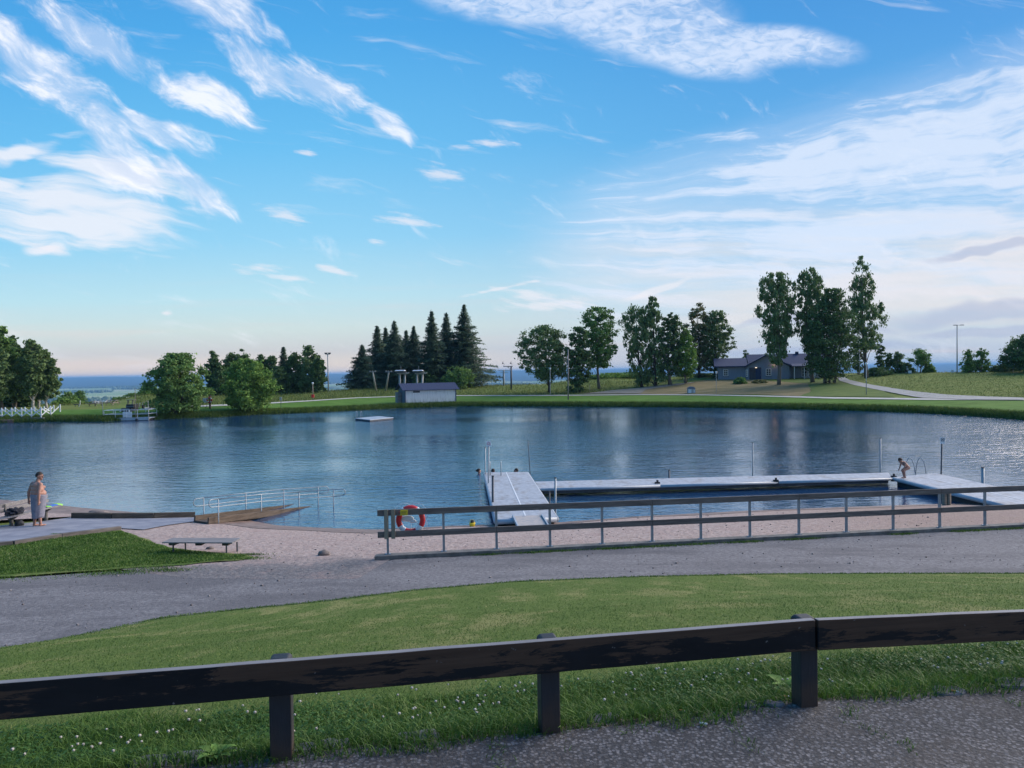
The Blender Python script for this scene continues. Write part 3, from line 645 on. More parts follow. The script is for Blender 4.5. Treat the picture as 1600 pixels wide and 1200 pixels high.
# birches at the far left
GB = 'birches by the white bridge'
for i, (px, Y, top, hw, bt, kind, lab) in enumerate([
        (-22,103,497,34,.12,'birch','tall birch half cut by the left edge of the picture'),
        (3,106,512,26,.18,'mid','leafy birch with its pale trunk hard at the left edge'),
        (22,112,526,22,.10,'dark','dark tree second from the left edge, behind the bridge railing'),
        (50,106,530,20,.22,'birch','birch with the brightest white trunk, behind the bridge'),
        (59,110,548,20,.20,'birch','birch with a short pale trunk right of the brightest white one'),
        (72,108,546,20,.18,'birch','rightmost birch of the grove, above the bridge ramp'),
        (38,116,556,26,.0,'dark','dark undergrowth tree filling the gap behind the white trunks'),
        (8,116,560,28,.0,'dark','dark undergrowth tree behind the left end of the bridge')]):
    tree_at(deciduous, px, Y, top, hw, 'birch_tree', lab, bottom=bt, kind=kind, bark='birch' if kind == 'birch' else 'grey', group=GB, n_cl=110, n_lf=80, pf=[(0,.7),(.25,1),(.55,.95),(.8,.65),(1,.15)], cr=.2, leaf=.22, seed=40+i, flat=.8)
# trees in the middle and on the hill
GM = 'trees along the far path'
for i, (px, Y, top, hw, bt, kind, bark, nc, pf, ln, dr, lab) in enumerate([
        (858,136,509,43,.20,'birch','dark',150,[(0,.35),(.15,.9),(.45,1),(.7,.95),(.88,.75),(1,.3)],-.25,False,'wide low-crowned tree with a short dark trunk beside the lamp post'),
        (905,134,512,24,.0,'dark','dark',110,[(0,.6),(.3,.9),(.6,1),(.85,.7),(1,.2)],0,False,'dense dark tree leafy down to the ground, behind the wooden pole'),
        (936,138,480,32,.27,'mid','grey',140,[(0,.45),(.15,.85),(.4,1),(.65,.95),(.85,.75),(1,.35)],.0,False,'bright green full-crowned tree on a straight bare trunk'),
        (1003,139.1,476,29,.06,'birch','dark',110,[(0,.45),(.2,.7),(.5,.9),(.75,1),(.9,.7),(1,.3)],-.3,True,'airy drooping tree left of the grove, sky showing through it'),
        (1024,138.7,464,20,.06,'birch','dark',100,[(0,.8),(.3,1),(.6,.9),(.85,.6),(1,.2)],-.1,True,'tallest tree of the grove left of the house'),
        (1047,139,489,24,.16,'dark','grey',120,[(0,.7),(.3,1),(.6,.95),(.85,.65),(1,.2)],.1,False,'dark tree on a thick grey trunk in the middle of the grove'),
        (1071,139.3,514,21,.14,'light','grey',110,[(0,.7),(.3,1),(.6,.9),(.85,.5),(1,.12)],0,False,'small lime green birch in front of the grove'),
        (1092,148,475,22,.1,'reddish','dark',100,[(0,.6),(.3,.8),(.6,1),(.85,.75),(1,.35)],0,False,'brownish-topped tree behind the lime green birch'),
        (1117,148,486,29,.10,'birch','dark',130,[(0,.35),(.2,.7),(.45,1),(.7,.85),(.9,.6),(1,.25)],.1,False,'spreading tree just left of the grey house'),
        (1217,128.4,428,32,.20,'birch','grey',150,[(0,.25),(.12,.4),(.35,.75),(.6,.95),(.85,1),(1,.45)],-.15,True,'tall birch standing in front of the grey house door side'),
        (1270,129.7,420,25,.25,'birch','grey',130,[(0,.6),(.2,.8),(.5,1),(.8,.9),(1,.35)],-.2,True,'tall round-topped birch behind the bushy tree by the house'),
        (1296,126,452,44,.05,'dark','grey',230,[(0,.45),(.12,.75),(.35,1),(.6,.95),(.8,.6),(1,.25)],.15,False,'massive bushy dark tree on three stems in front of the house terrace'),
        (1354,131,401,31,.22,'birch','grey',105,[(0,.45),(.12,.9),(.22,.6),(.35,1),(.5,.95),(.6,.55),(.75,.6),(.9,.35),(1,.2)],-.25,True,'tallest sparse tree with a visible trunk, right of the house')]):
    tree_at(deciduous, px, Y, top, hw, 'deciduous_tree', lab, bottom=bt, kind=kind, bark=bark, group=GM, n_cl=int(nc*(.72 if dr else 1)), n_lf=74, pf=pf, lean=ln, droop=dr, cr=.17, leaf=.19, seed=60+i, stems=3 if px == 1296 else 1, flat=.9, trunk_r=.34 if px in (1047,) else None)
GBk = 'young trees and bushes on the right ridge'
for i, (px, Y, top, hw, bt, kind, lab, cat, nm) in enumerate([
        (1376,136,530,8,.0,'dark','thin scraggy young tree just right of the tallest sparse tree','tree','young_tree'),
        (1341,140,540,9,.1,'dark','thin young tree under the tallest sparse tree, left of its trunk','tree','young_tree'),
        (1390,138,553,11,.0,'dark','small bush with upright twigs, first in the row right of the tall tree','bush','bush'),
        (1403,137,548,10,.0,'birch','slim twiggy sapling second in the row right of the tall tree','tree','young_tree'),
        (1414,136,567,14,.0,'dark','low dark bush beside the white box sign','bush','bush'),
        (1438,134,546,16,.35,'mid','young round-crowned tree leaning in front of the small lamp','tree','young_tree'),
        (1451,134,569,9,.0,'mid','tiny pointed bush right of the young round-crowned tree','bush','bush'),
        (1370,134,576,22,.0,'dark','low hedge-like bush behind the drive','bush','bush'),
        (1513,130,547,13,.0,'mid','young loose-leaved tree, left one of the pair right of the tall mast','tree','young_tree'),
        (1534,130,543,13,.0,'mid','young pointed tree, right one of the pair right of the tall mast','tree','young_tree'),
        (1566,129,572,18,.0,'dark','dark low bush between the young pair and the big edge tree','bush','bush'),
        (1582,129,574,14,.0,'dark','dark bush at the foot of the big edge tree','bush','bush'),
        (1608,124,524,44,.12,'dark','big dark tree cut by the right edge of the picture','tree','deciduous_tree'),
        (1122,144.4,585.5,9,.0,'dark','small dark shrub on the slope below the left end of the house','bush','shrub'),
        (1157,134.1,590.5,11,.0,'mid','shrub with pale leaves on the dry slope in front of the house porch','bush','shrub'),
        (1187,133.6,595,12,.0,'reddish','low brown heap of twigs in front of the house window','bush','shrub'),
        (1166,160,546,7,.1,'birch','top of a small tree showing above the low house roof','tree','young_tree'),
        (1100,150,585,22,.0,'dark','dark low hedge behind the grove left of the house','bush','bush'),
        (960,156,584,30,.0,'light','green mound of scrub behind the far path','bush','bush'),
        (935,158,587,22,.0,'mid','left shoulder of the scrub mound, behind the bare trunk','bush','bush'),
        (990,156,583,22,.0,'mid','dark scrub under the airy drooping tree','bush','bush'),
        (105,128,613,14,.0,'mid','leafy bush at the end of the birch grove','bush','bush'),
        (122,140,611,15,.0,'mid','round bush below the blue hills, right of the birch grove','bush','bush'),
        (96,126,623,13,.0,'light','pale shrub at the foot of the bridge ramp','bush','bush'),
        (112,132,624,14,.0,'light','low pale shrub right of the bridge ramp','bush','bush'),
        (232,136,605,18,.0,'light','tall weeds and scrub left of the big dark willow','bush','bush'),
        (212,138,616,16,.0,'mid','low scrub on the slope behind the railed jetty','bush','bush'),
        (188,138,622,14,.0,'mid','lowest scrub on the slope, above the picnic tables','bush','bush'),
        (318,142,607,18,.0,'light','yellow-green weeds between the two willows','bush','bush')]):
    big = px in (1608,)
    tree_at(deciduous, px, Y, top, hw, nm, lab, bottom=bt, kind=kind, bark='grey', group=GBk if px > 1300 else 'bushes', n_cl=130 if big else 40, n_lf=70 if big else 45, cr=.18 if big else .26, leaf=.2 if big else .16,
              pf=[(0,.8),(.4,1),(.7,.7),(1,.15)] if cat == 'tree' else [(0,1),(.5,.95),(1,.4)], seed=90+i, cat=cat, flat=1)
# ---------------------------------------------------------------- materials for objects
def streak_x(w, tc, c):
    n = w.noise(w.map(tc, scale=(2.2, 2.2, 16)), 1.5, 5, .6)
    return w.mix(w.m('MULTIPLY', w.ss(n, .5, .75), .35), c, (.03,.025,.02))
M['steel'] = mat('galvanised_steel', [(.20,.23,.26), (.30,.34,.38)], 8, 4, .5, .15, 30, .003, metallic=.5)
M['pole'] = mat('pale_metal', [(.25,.265,.275), (.35,.365,.38)], 5, 4, .6, .1, metallic=.2)
M['darkpole'] = mat('dark_metal', [(.03,.04,.055), (.07,.08,.10)], 5, 4, .6, .2)
M['white'] = mat('white_paint', [(.50,.53,.58), (.62,.65,.69), (.68,.70,.73)], 2, 6, .6, .15)
M['black'] = mat('black_rubber', [(.012,.013,.016), (.03,.03,.034)], 6, 4, .7, .3)
M['plast'] = mat('pontoon_deck', [(.24,.265,.31), (.33,.36,.41), (.41,.44,.48)], 5, 9, .75, .5, 40, .008, spec=.3, extra=lambda w, tc, c: w.mix(w.m('MULTIPLY', w.ss(w.noise(w.map(tc, scale=(1, .5, 1)), 2.2, 7, .7), .48, .66), .5), c, (.20,.175,.155)))
M['pontoon'] = mat('pontoon_side', [(.26,.30,.36), (.38,.42,.47)], 2, 6, .5, .1)
M['railwood'] = mat('weathered_rail', [(.065,.058,.056), (.115,.10,.095), (.16,.145,.135)], 3.2, 8, .9, .6, 16, .01, stretch=(.5, 1, 5))
M['greywood'] = mat('grey_wood', [(.12,.115,.12), (.20,.19,.195), (.26,.25,.25)], 4, 8, .85, .5, 20, .006, stretch=(.4, 4, 4))
M['brownwood'] = mat('brown_wood', [(.10,.07,.05), (.18,.135,.10), (.24,.19,.145)], 4, 8, .9, .5, 16, .01, stretch=(.5, .5, 4))
M['palewood'] = mat('new_board', [(.20,.165,.12), (.28,.24,.185)], 4, 8, .85, .4, 20, .006, stretch=(4, 4, .4))
M['red'] = mat('red_plastic', [(.46,.012,.018), (.60,.022,.028)], 3, 4, .45, .08)
M['yellow'] = mat('yellow_plate', [(.72,.50,.02), (.80,.58,.03)], 3, 3, .5, 0)
M['clad'] = mat('white_cladding', [(.56,.55,.55), (.70,.69,.69), (.76,.75,.75)], 1.2, 8, .85, .3, 14, .01, stretch=(4, 4, .6), extra=lambda w, tc, c: w.mix(w.m('MULTIPLY', w.m('MULTIPLY', w.ss(w.noise(w.map(tc, scale=(5,5,.5)), 1.5, 4), .45, .7), w.ss(w.sep(tc)[2], 1.1, .1)), .7), c, (.12,.105,.095)))
M['bluegrey'] = mat('blue_grey_boards', [(.085,.105,.145), (.12,.145,.185)], 2, 6, .8, .2, 12, .01, stretch=(4, 4, .6))
M['housewall'] = mat('house_wall', [(.145,.185,.255), (.18,.22,.295)], 1.4, 6, .8, .25, 10, .01, stretch=(4,4,.6))
M['roof'] = mat('dark_roof', [(.022,.035,.085), (.032,.048,.11)], 3, 6, .85, .3, 9, .02)
M['glass'] = mat('window_glass', [(.01,.013,.018), (.02,.025,.032)], 1, 2, .08, 0)
M['housewhite'] = mat('white_trim', [(.55,.57,.60), (.66,.68,.70)], 2, 4, .6, .05)
M['beton'] = M['kerbc']
def paint_x(w, tc, c):
    n = w.noise(w.map(tc, scale=(.75, .75, 4.6)), 2.8, 11, .72, .3); n3 = w.noise(w.map(tc, scale=(.5,.5,1)), 1.1, 2)
    grain = w.noise(w.map(tc, scale=(2, 2, 60)), 1, 4, .6)
    z = w.sep(tc)[2]
    edge = w.m('ADD', n, w.m('ADD', w.m('MULTIPLY', w.ss(z, .30, .44), .10), w.m('MULTIPLY', w.m('SUBTRACT', n3, .5), .5)))
    bare = w.mix(grain, (.030,.018,.014), (.10,.062,.045))
    c = w.mix(w.ss(edge, .485, .535), c, bare)
    spk = w.noise(tc, 38, 2, .5); c = w.mix(w.ss(spk, .73, .77), c, (.12,.11,.11))
    nrm = w.new('ShaderNodeNewGeometry'); nz = w.sep(nrm.outputs['Normal'])[2]      # upward-facing side mixed to a paler grey
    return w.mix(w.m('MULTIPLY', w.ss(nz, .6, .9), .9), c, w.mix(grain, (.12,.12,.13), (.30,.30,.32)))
M['railpaint'] = mat('flaking_black_paint', [(.008,.0085,.011), (.016,.016,.019)], 6, 5, .7, .45, 30, .004, extra=paint_x, spec=.15, stretch=(.4, .4, 1))
def post_x(w, tc, c):
    return w.mix(w.ss(w.m('ADD', w.sep(tc)[2], w.m('MULTIPLY', w.noise(tc, 9, 4), .2)), .28, .14), c, (.04,.024,.02))
M['postpaint'] = mat('black_painted_post', [(.008,.010,.016), (.018,.019,.026)], 6, 6, .6, .5, 26, .004, extra=post_x, stretch=(3, 3, .5))

# ---------------------------------------------------------------- foreground rail
def rail_pt(px, py):                                   # on the front face line Y = 3.20 + .18 X
    d = ray(px, py); Y = 3.24/(1-.18*d.x); return Vector((d.x*Y, Y, EYE+d.z*Y))
def fg_rail():
    A = rail_pt(0, 1068); B = rail_pt(1276, 968.5); C2 = rail_pt(1600, 955)
    dir1 = (B-A).normalized(); dir2 = (C2-B).normalized(); A2 = A-dir1*1.6; C3 = B+dir2*2.6
    ga = at(800, 3.3); t = thing('wooden_barrier', 'low dark barrier of flaking painted beams on stub posts across the foreground', 'barrier', (0, 3.3, 3.8))
    hgt = .142
    def beam(a, b, w_=.038):
        d = (b-a).normalized(); n = Vector((-d.y, d.x, 0)).normalized(); mb = MB(); k = 26; P = []
        for i in range(k+1):
            p = a.lerp(b, i/k); e = .0022*mnoise.noise(Vector((p.x*5, 3, 1))); e2 = .0022*mnoise.noise(Vector((p.x*6, 9, 4)))
            P.append([p+n*e+Vector((0,0,-hgt+e2)), p+n*(w_+e)+Vector((0,0,-hgt-e)), p+n*(w_+e2)+Vector((0,0,-.001+e)), p+n*e2+Vector((0,0,e))])
        V = [v for r in P for v in r]; F = [(3,2,1,0), (4*k, 4*k+1, 4*k+2, 4*k+3)]
        for i in range(k):
            for j in range(4): F.append((4*i+j, 4*i+(j+1) % 4, 4*i+4+(j+1) % 4, 4*i+4+j))
        mb.add(V, F); return mb
    beam(A2, B-dir1*.006).build('rail', M['railpaint'], t, bevel=.004)
    beam(B+dir2*.006+Vector((0,-.004,0)), C3).build('rail', M['railpaint'], t, bevel=.004)
    for px, wd in ((-85, .09), (433.5, .088), (862.5, .085), (1272, .088), (1700, .09)):
        p = rail_pt(px, 1000); n = Vector((-dir1.y, dir1.x, 0)); c = p+n*(.038+.046); top = (A.z+(B.z-A.z)*((p.x-A.x)/(B.x-A.x)) if px < 1280 else B.z+(C2.z-B.z)*((p.x-B.x)/(C2.x-B.x)))-.008
        z0 = H(c.x, c.y)-.12; mb = MB(); rz = math.atan2(dir1.y, dir1.x); h2 = top-z0
        mb.box((c.x, c.y, z0+(h2-.012)/2), (wd, .088, h2-.012), rz)
        P = []
        for q, dz in ((.5, 0), (.36, .014)):
            for xx, yy in ((-q,-q), (q,-q), (q,q), (-q,q)): P.append((c.x+xx*wd*math.cos(rz)-yy*.088*math.sin(rz), c.y+xx*wd*math.sin(rz)+yy*.088*math.cos(rz), top-.0125+dz+(0.0005 if dz == 0 else 0)))
        mb.hexa(P); mb.build('post', M['postpaint'], t, bevel=.005)
fg_rail()

# ---------------------------------------------------------------- beach fence
def fpt(px):                                           # on the fence line in column px
    d = ray(px, 600); X = FX0
    Y = (FY0 - FX0*.19)/(1-.19*d.x); X = d.x*Y
    if X < FX0: Y = FY0; X = d.x*Y
    return Vector((X, Y, 0))
def zk(X): return .97-.011*max(0, X-FX0)
def mid_fence():
    t = thing('beach_fence', 'two-rail wooden fence on grey steel posts between the gravel path and the sand', 'fence', (FX0, FY0, zk(FX0)))
    posts = [601, 689, 772, 856, 938, 1016.5, 1093, 1170, 1247, 1321.5, 1395, 1468, 1539]
    P = [fpt(x) for x in posts]; st = (P[-1]-P[0])/12
    P += [P[-1]+st*k for k in (1, 2)]
    for p in P:
        z0 = zk(p.x); mb = MB(); mb.box((p.x, p.y+.035, z0+.54), (.055, .055, 1.1), .19); mb.box((p.x, p.y+.035, z0+.006), (.13, .13, .012), .19); mb.build('post', M['steel'], t)
    for zb, hh in ((.955, .148), (.425, .145)):
        q = [P[0]+(P[0]-P[1])*.17]+[P[i] for i in (2, 5, 8, 11)]+[P[-1]+st*.3]
        for a, b in zip(q[:-1], q[1:]):
            a = a.copy(); b = b.copy(); a.z = zk(a.x)+zb+hh/2; b.z = zk(b.x)+zb+hh/2; a.y -= .025; b.y -= .025; d = (b-a).normalized()
            mb = MB(); mb.beam(a+d*.003, b-d*.003, .045, hh); mb.build('rail', M['railwood'], t, bevel=.004)
    for px in (600, 611):
        p = fpt(px); mb = MB(); mb.box((p.x, p.y-.065, zk(p.x)+.755), (.095, .026, .72), .0); mb.build('upright_board', M['palewood'], t, bevel=.003)
    # kerb beam
    mb = MB(); a = P[0]+(P[0]-P[1])*.22; b = P[-1]+st*1.2; n = 40; V = []; F = []
    for i in range(n+1):
        p = a.lerp(b, i/n); z = zk(p.x); w_ = .012*mnoise.noise(Vector((p.x*1.7, 0, 0)))
        for y, zz in ((-.12+w_, z-.75), (.17, z-.75), (.17, z-.004), (-.12+w_, z+w_*.5)): V.append((p.x, p.y+y, zz))
    F = [(3,2,1,0), (4*n, 4*n+1, 4*n+2, 4*n+3)]
    for i in range(n):
        for j in range(4): F.append((4*i+j, 4*i+(j+1) % 4, 4*i+4+(j+1) % 4, 4*i+4+j))
    mb.add(V, F); k = mb.build('concrete_kerb', M['kerbc'], bevel=.012); k['kind'] = 'structure'
    # yellow notice
    p0 = fpt(625); s = thing('yellow_notice', 'small yellow plate with a red emblem on the fence by the lifebuoy', 'sign', (p0.x, p0.y-.052, zk(p0.x)+1.02))
    mb = MB(); mb.box((0, 0, 0), (.275, .006, .135)); mb.build('plate', M['yellow'], s, world=False)
    mb = MB()
    for a_ in range(2): mb.tube([(-.085+.035*math.cos(q+a_), -.006, .005+.028*math.sin(q+a_)) for q in np.linspace(0, 4.4, 9)], .006, 5)
    mb.tube([(-.115, -.007, -.02), (-.06, -.007, .03)], .006, 5); mb.build('emblem', M['red'], s, world=False)
    mb = MB()
    for z_, x0, x1 in ((.028, -.02, .12), (.006, -.02, .115), (-.014, -.02, .10), (-.046, -.12, .125)):
        x = x0
        while x < x1: L_ = random.uniform(.008, .022); mb.box((x+L_/2, -.005, z_), (L_, .004, .009)); x += L_+.005
    mb.build('print', M['black'], s, world=False)
mid_fence()
def lifebuoy(name, label, c, R, r, segs=(0, 1), group=None, rope=True, rz=0):
    t = thing(name, label, 'lifebuoy', c, group, rz)
    def arc(a0, a1, rr, n=14): return [(R*math.cos(a), 0, R*math.sin(a)) for a in np.linspace(a0, a1, n)], rr
    red = MB(); wh = MB(); n = 4
    for k in range(4):
        m_ = math.pi/4+k*math.pi/2+math.pi/4
        p, q = arc(m_-.52, m_+.52, r, 14)
        red.tube(p, q, 12)
        wh = MB(); p, q = arc(m_+.52, m_+math.pi/2-.52, r*1.03, 8); wh.tube(p, q, 12); wh.build('band', M['white'], t, world=False, smooth=True)
    red.build('ring', M['red'], t, world=False, smooth=True)
    if rope:
        rp_ = MB()
        for k in range(4):
            a0 = math.pi/2*k; pts = [((R+r+.11*math.sin((a-a0)*2))*math.cos(a), .01, (R+r+.11*math.sin((a-a0)*2))*math.sin(a)) for a in np.linspace(a0, a0+math.pi/2, 12)]; rp_.tube(pts, .0055, 5)
        rp_.tube([(0, 0, R+r), (.01, .02, 0), (0, .0, -R-r)], .006, 5); rp_.build('rope', M['white'], t, world=False)
        bg = MB(); bg.ball((-.09, .02, .03), (.17, .04, .075), 12, 8); bg.ball((.05, .02, -.04), (.09, .035, .05), 10, 7); bg.tube([(.1,.02,-.06), (.24,.02,-.13), (.28,.02,-.2)], [.016,.012,.008], 6); bg.build('throw_bag', M['white'], t, world=False, smooth=True)
    return t
p0 = fpt(637)
lifebuoy('lifebuoy', 'red and white lifebuoy with a looped rope hung behind the beach fence rails', (p0.x, p0.y+.10, PY(637, 813.5, p0.y).z), .295, .068)

# ---------------------------------------------------------------- piers
def quadbox(mb, pts, z0, z1):
    mb.hexa([(p[0], p[1], z0) for p in pts]+[(p[0], p[1], z1) for p in pts])
def lerp2(a, b, t): return (a[0]+(b[0]-a[0])*t, a[1]+(b[1]-a[1])*t)
ZD = .38
def pier(name, label, corners, n, mats=None):
    """corners: near-left, near-right, far-right, far-left"""
    a, b, c, d = [tuple(PZ(*q, ZD)[:2]) if len(q) == 2 else q[:2] for q in corners]
    t = thing(name, label, 'pier', (a[0], a[1], 0)); gap = .012
    for k in range(n):
        t0, t1 = k/n, (k+1)/n
        for s0, s1 in ((0, .5), (.5, 1)):
            l0, l1 = lerp2(a, d, t0), lerp2(a, d, t1); r0, r1 = lerp2(b, c, t0), lerp2(b, c, t1)
            q = [lerp2(l0, r0, s0), lerp2(l0, r0, s1), lerp2(l1, r1, s1), lerp2(l1, r1, s0)]
            m_ = np.mean(q, 0); q = [tuple(np.array(p)+(m_-np.array(p))*.008) for p in q]
            mb = MB(); quadbox(mb, q, ZD-.05, ZD); mb.build('deck_panel', M['plast'], t)
    mb = MB()
    for e, f in ((a, d), (b, c), (a, b), (d, c)): 
        mb.tube([(e[0], e[1], ZD-.085), (f[0], f[1], ZD-.085)], .085, 10)
    mb.build('edge_float', M['pontoon'], t, smooth=True)
    mb = MB(); m_ = np.mean([a, b, c, d], 0); q = [tuple(np.array(p)+(m_-np.array(p))*.05) for p in (a, b, c, d)]; quadbox(mb, q, -.12, ZD-.055); mb.build('underframe', M['black'], t)
    mb = MB(); mb.beam((*lerp2(a, b, .5), ZD+.004), (*lerp2(d, c, .5), ZD+.004), .05, .006); mb.build('centre_strip', M['housewhite'], t)
    return t
pier('bathing_pier', 'pale grey bathing pier running straight out from the sand, sand spilled on its near end', [(775,812), (870,808), (824,737.5), (757.5,738)], 3)
R1 = PZ(1396, 745.5, ZD); R2 = PZ(1567, 787, ZD); R3 = PZ(1454, 737.5, ZD)
ra = (R2.x+.05, R2.y-1.2); dl = Vector((R1.x-ra[0], R1.y-ra[1])); rw = (R3.x-R1.x, R3.y-R1.y-.9)
pier('bathing_pier', 'wide grey bathing pier at the right, with the bent-over boy on it', [(ra[0], ra[1], 0), (ra[0]+rw[0], ra[1]+rw[1], 0), (R1.x+rw[0], R1.y+rw[1]+.5, 0), (R1.x, R1.y, 0)], 3)
def walkway():
    a = PZ(838, 763.5, .36); b = PZ(1394, 746.5, .36); t = thing('floating_walkway', 'long narrow floating walkway joining the two piers', 'walkway', (a.x, a.y, 0))
    c = PZ(1388, 738.5, .36); d = PZ(836, 752.5, .36); A, B, C_, D_ = [tuple(v[:2]) for v in (a, b, c, d)]
    A = (A[0]+.1, A[1]); n = 3
    for k in range(n):
        q = [lerp2(A, B, k/n), lerp2(A, B, (k+1)/n), lerp2(D_, C_, (k+1)/n), lerp2(D_, C_, k/n)]; m_ = np.mean(q, 0)
        q = [(p[0]+(.004 if p[0] < m_[0] else -.004), p[1]) for p in q]
        mb = MB(); quadbox(mb, q, .29, .36); mb.build('deck_panel', M['plast'], t)
        mb = MB(); mb.tube([(q[0][0], q[0][1], .30), (q[1][0], q[1][1], .30)], .06, 10); mb.tube([(q[3][0], q[3][1], .30), (q[2][0], q[2][1], .30)], .06, 10); mb.build('edge_float', M['pontoon'], t, smooth=True)
    mb = MB(); quadbox(mb, [(A[0]+.1, A[1]+.14), (B[0]-.1, B[1]+.14), (C_[0]-.1, C_[1]-.14), (D_[0]+.1, D_[1]-.14)], .10, .285); mb.build('underframe', M['darkpole'], t)
    for px, py in ((1027, 754), (1212, 750.5), (1396, 744)):
        p = PZ(px, py, .40); mb = MB(); mb.box((p.x, p.y-.02, .30), (.22, .12, .26)); mb.tube([(p.x, p.y-.04, .40), (p.x, p.y-.04, .52)], .05, 8); mb.build('clamp', M['black'], t)
walkway()
def gangplank():
    a, b, c, d = PZ(812, 826, .34), PZ(856, 823, .34), PZ(845, 805, .44), PZ(802.5, 806, .44)
    t = thing('gangplank', 'short sandy boarding plank from the beach up to the near end of the first pier', 'gangplank', (a.x, a.y, 0))
    mb = MB(); mb.hexa([(p.x, p.y, z-.06) for p, z in ((a,.34), (b,.34), (c,.44), (d,.44))]+[(p.x, p.y, z) for p, z in ((a,.34), (b,.34), (c,.44), (d,.44))])
    mb.build('plate', mat('sandy_plate', [(.26,.27,.30), (.36,.34,.33), (.42,.37,.35)], 6, 7, .9, .5, 30, .01), t, bevel=.01)
    mb = MB(); mb.beam(tuple(a+Vector((-.03,0,0))), tuple(d+Vector((-.03,0,0))), .05, .1); mb.beam(tuple(b+Vector((.03,0,0))), tuple(c+Vector((.03,0,0))), .05, .1); mb.build('edge', M['pontoon'], t)
gangplank()

# poles standing in the water
def wpole(px, ytop, ybase, z, r, m_, name, label, cat, dx=0, sub=1.2, parts=None, group=None):
    b = PZ(px, ybase, z); tp = PY(px+dx, ytop, b.y); t = thing(name, label, cat, (b.x, b.y, min(0, z)), group)
    mb = MB(); dirv = (tp-b).normalized(); mb.tube([b-dirv*(sub+z), tp], r, 10); mb.build('shaft', m_, t, smooth=True)
    mb = MB(); mb.tube([tp, tp+dirv*.02], r*1.25, 10); mb.build('cap', M['black'], t)
    return t, tp
GP = 'mooring poles of the bathing piers'
wpole(758.2, 699, 753, 0, .03, M['steel'], 'mooring_pole', 'left one of the two tall poles at the left edge of the first pier', 'pole', group=GP)
t, tp = wpole(763, 690, 768, 0, .032, M['steel'], 'sign_pole', 'tall pole with a small white plate at the left edge of the first pier', 'pole', dx=.5)
mb = MB(); mb.box((tp.x, tp.y-.03, tp.z-.10), (.21, .015, .24)); mb.build('sign_plate', M['white'], t)
mb = MB(); mb.tube([(tp.x+.055*math.cos(a), tp.y-.042, tp.z-.09+.055*math.sin(a)) for a in np.linspace(0, 6.28, 13)], .008, 5); mb.build('symbol', M['red'], t)
wpole(770, 744, 800, 0, .045, M['darkpole'], 'mooring_pole', 'thick dark pole near the sand end of the first pier, left side', 'pole', group=GP)
wpole(828.5, 689, 741, 0, .02, M['darkpole'], 'mooring_pole', 'thin slanting pole off the far right corner of the first pier', 'pole', dx=-3.5, group=GP)
wpole(867.7, 747, 806, 0, .038, M['steel'], 'mooring_pole', 'grey pole at the near right corner of the first pier', 'pole', group=GP)
wpole(858.6, 768.5, 790, 0, .03, M['darkpole'], 'mooring_pole', 'short dark pole between the first pier and the near fence', 'pole', group=GP)
wpole(1045.5, 735, 758, 0, .042, M['darkpole'], 'mooring_pole', 'short dark pole through the left half of the floating walkway', 'pole', group=GP)
wpole(1176, 692.5, 750, 0, .03, M['pole'], 'mooring_pole', 'pale pole at the middle of the floating walkway', 'pole', group=GP)
wpole(1375.5, 685, 748, 0, .035, M['steel'], 'mooring_pole', 'tall pole at the right end of the floating walkway, left of the boy', 'pole', group=GP)
wpole(1535.5, 730.5, 765, 0, .06, M['steel'], 'mooring_pole', 'thick short pole at the right edge of the right pier', 'pole', group=GP)
wpole(1475.5, 768, 792, 0, .085, M['brownwood'], 'wooden_pile', 'left one of the two wooden piles under the right pier', 'pile', group='piles under the right pier', sub=1.5)
wpole(1482.5, 768, 792, 0, .075, M['brownwood'], 'wooden_pile', 'right one of the two wooden piles under the right pier', 'pile', group='piles under the right pier', sub=1.5)
t, tp = wpole(1470.5, 685, 742, .3, .034, M['darkpole'], 'sign_pole', 'dark pole carrying a white plate with a crossed-out mark on the right pier', 'pole', dx=1.5)
mb = MB(); mb.box((tp.x, tp.y-.04, tp.z-.10), (.21, .015, .29)); mb.build('sign_plate', M['white'], t)
mb = MB(); mb.tube([(tp.x-.075, tp.y-.052, tp.z-.12), (tp.x+.075, tp.y-.052, tp.z+.0)], .011, 5); mb.tube([(tp.x+.075, tp.y-.055, tp.z-.12), (tp.x-.075, tp.y-.055, tp.z+.0)], .011, 5)
mb.tube([(tp.x+.08*math.cos(a), tp.y-.050, tp.z-.06+.08*math.sin(a)) for a in np.linspace(0, 6.28, 15)], .008, 5); mb.build('symbol', M['darkpole'], t)
def ladder(label, pxs, ytop, ybase, hoop):
    b = [PZ(x, ybase, ZD) for x in pxs]; t = thing('swim_ladder', label, 'ladder', tuple(b[0])); hh = PY(pxs[0], ytop, b[0].y).z-ZD
    for i, p in enumerate(b):
        mb = MB()
        if hoop: mb.tube([p+Vector((.16-.32*q, .3*math.sin(q*1.2), hh*math.sin(math.pi*min(1, q))**.55 if 0 < q < 1 else 0))+Vector((0,0,0)) for q in np.linspace(0, 1, 17)]+[p+Vector((-.16, .32, -.9))], .019, 8)
        else: mb.tube([p+Vector((0,-.25,-.02)), p+Vector((0,-.25,hh*.9)), p+Vector((0,-.18,hh)), p+Vector((0,0,hh)), p+Vector((0,.1,hh*.9)), p+Vector((0,.1,-1.0))], .02, 8)
        mb.build('handrail', M['steel'], t, smooth=True)
    for k in range(3):
        mb = MB(); o = Vector((-.16, .32, -.15-.28*k)) if hoop else Vector((0, .1, -.15-.28*k)); mb.beam(b[0]+o, b[1]+o, .06, .03); mb.build('rung', M['steel'], t)
ladder('swim ladder with two thin uprights at the far end of the first pier', (766, 783), 721, 742, False)
ladder('swim ladder with two pointed hoops on the right pier, beside the boy', (1424.5, 1441.5), 716, 740, True)

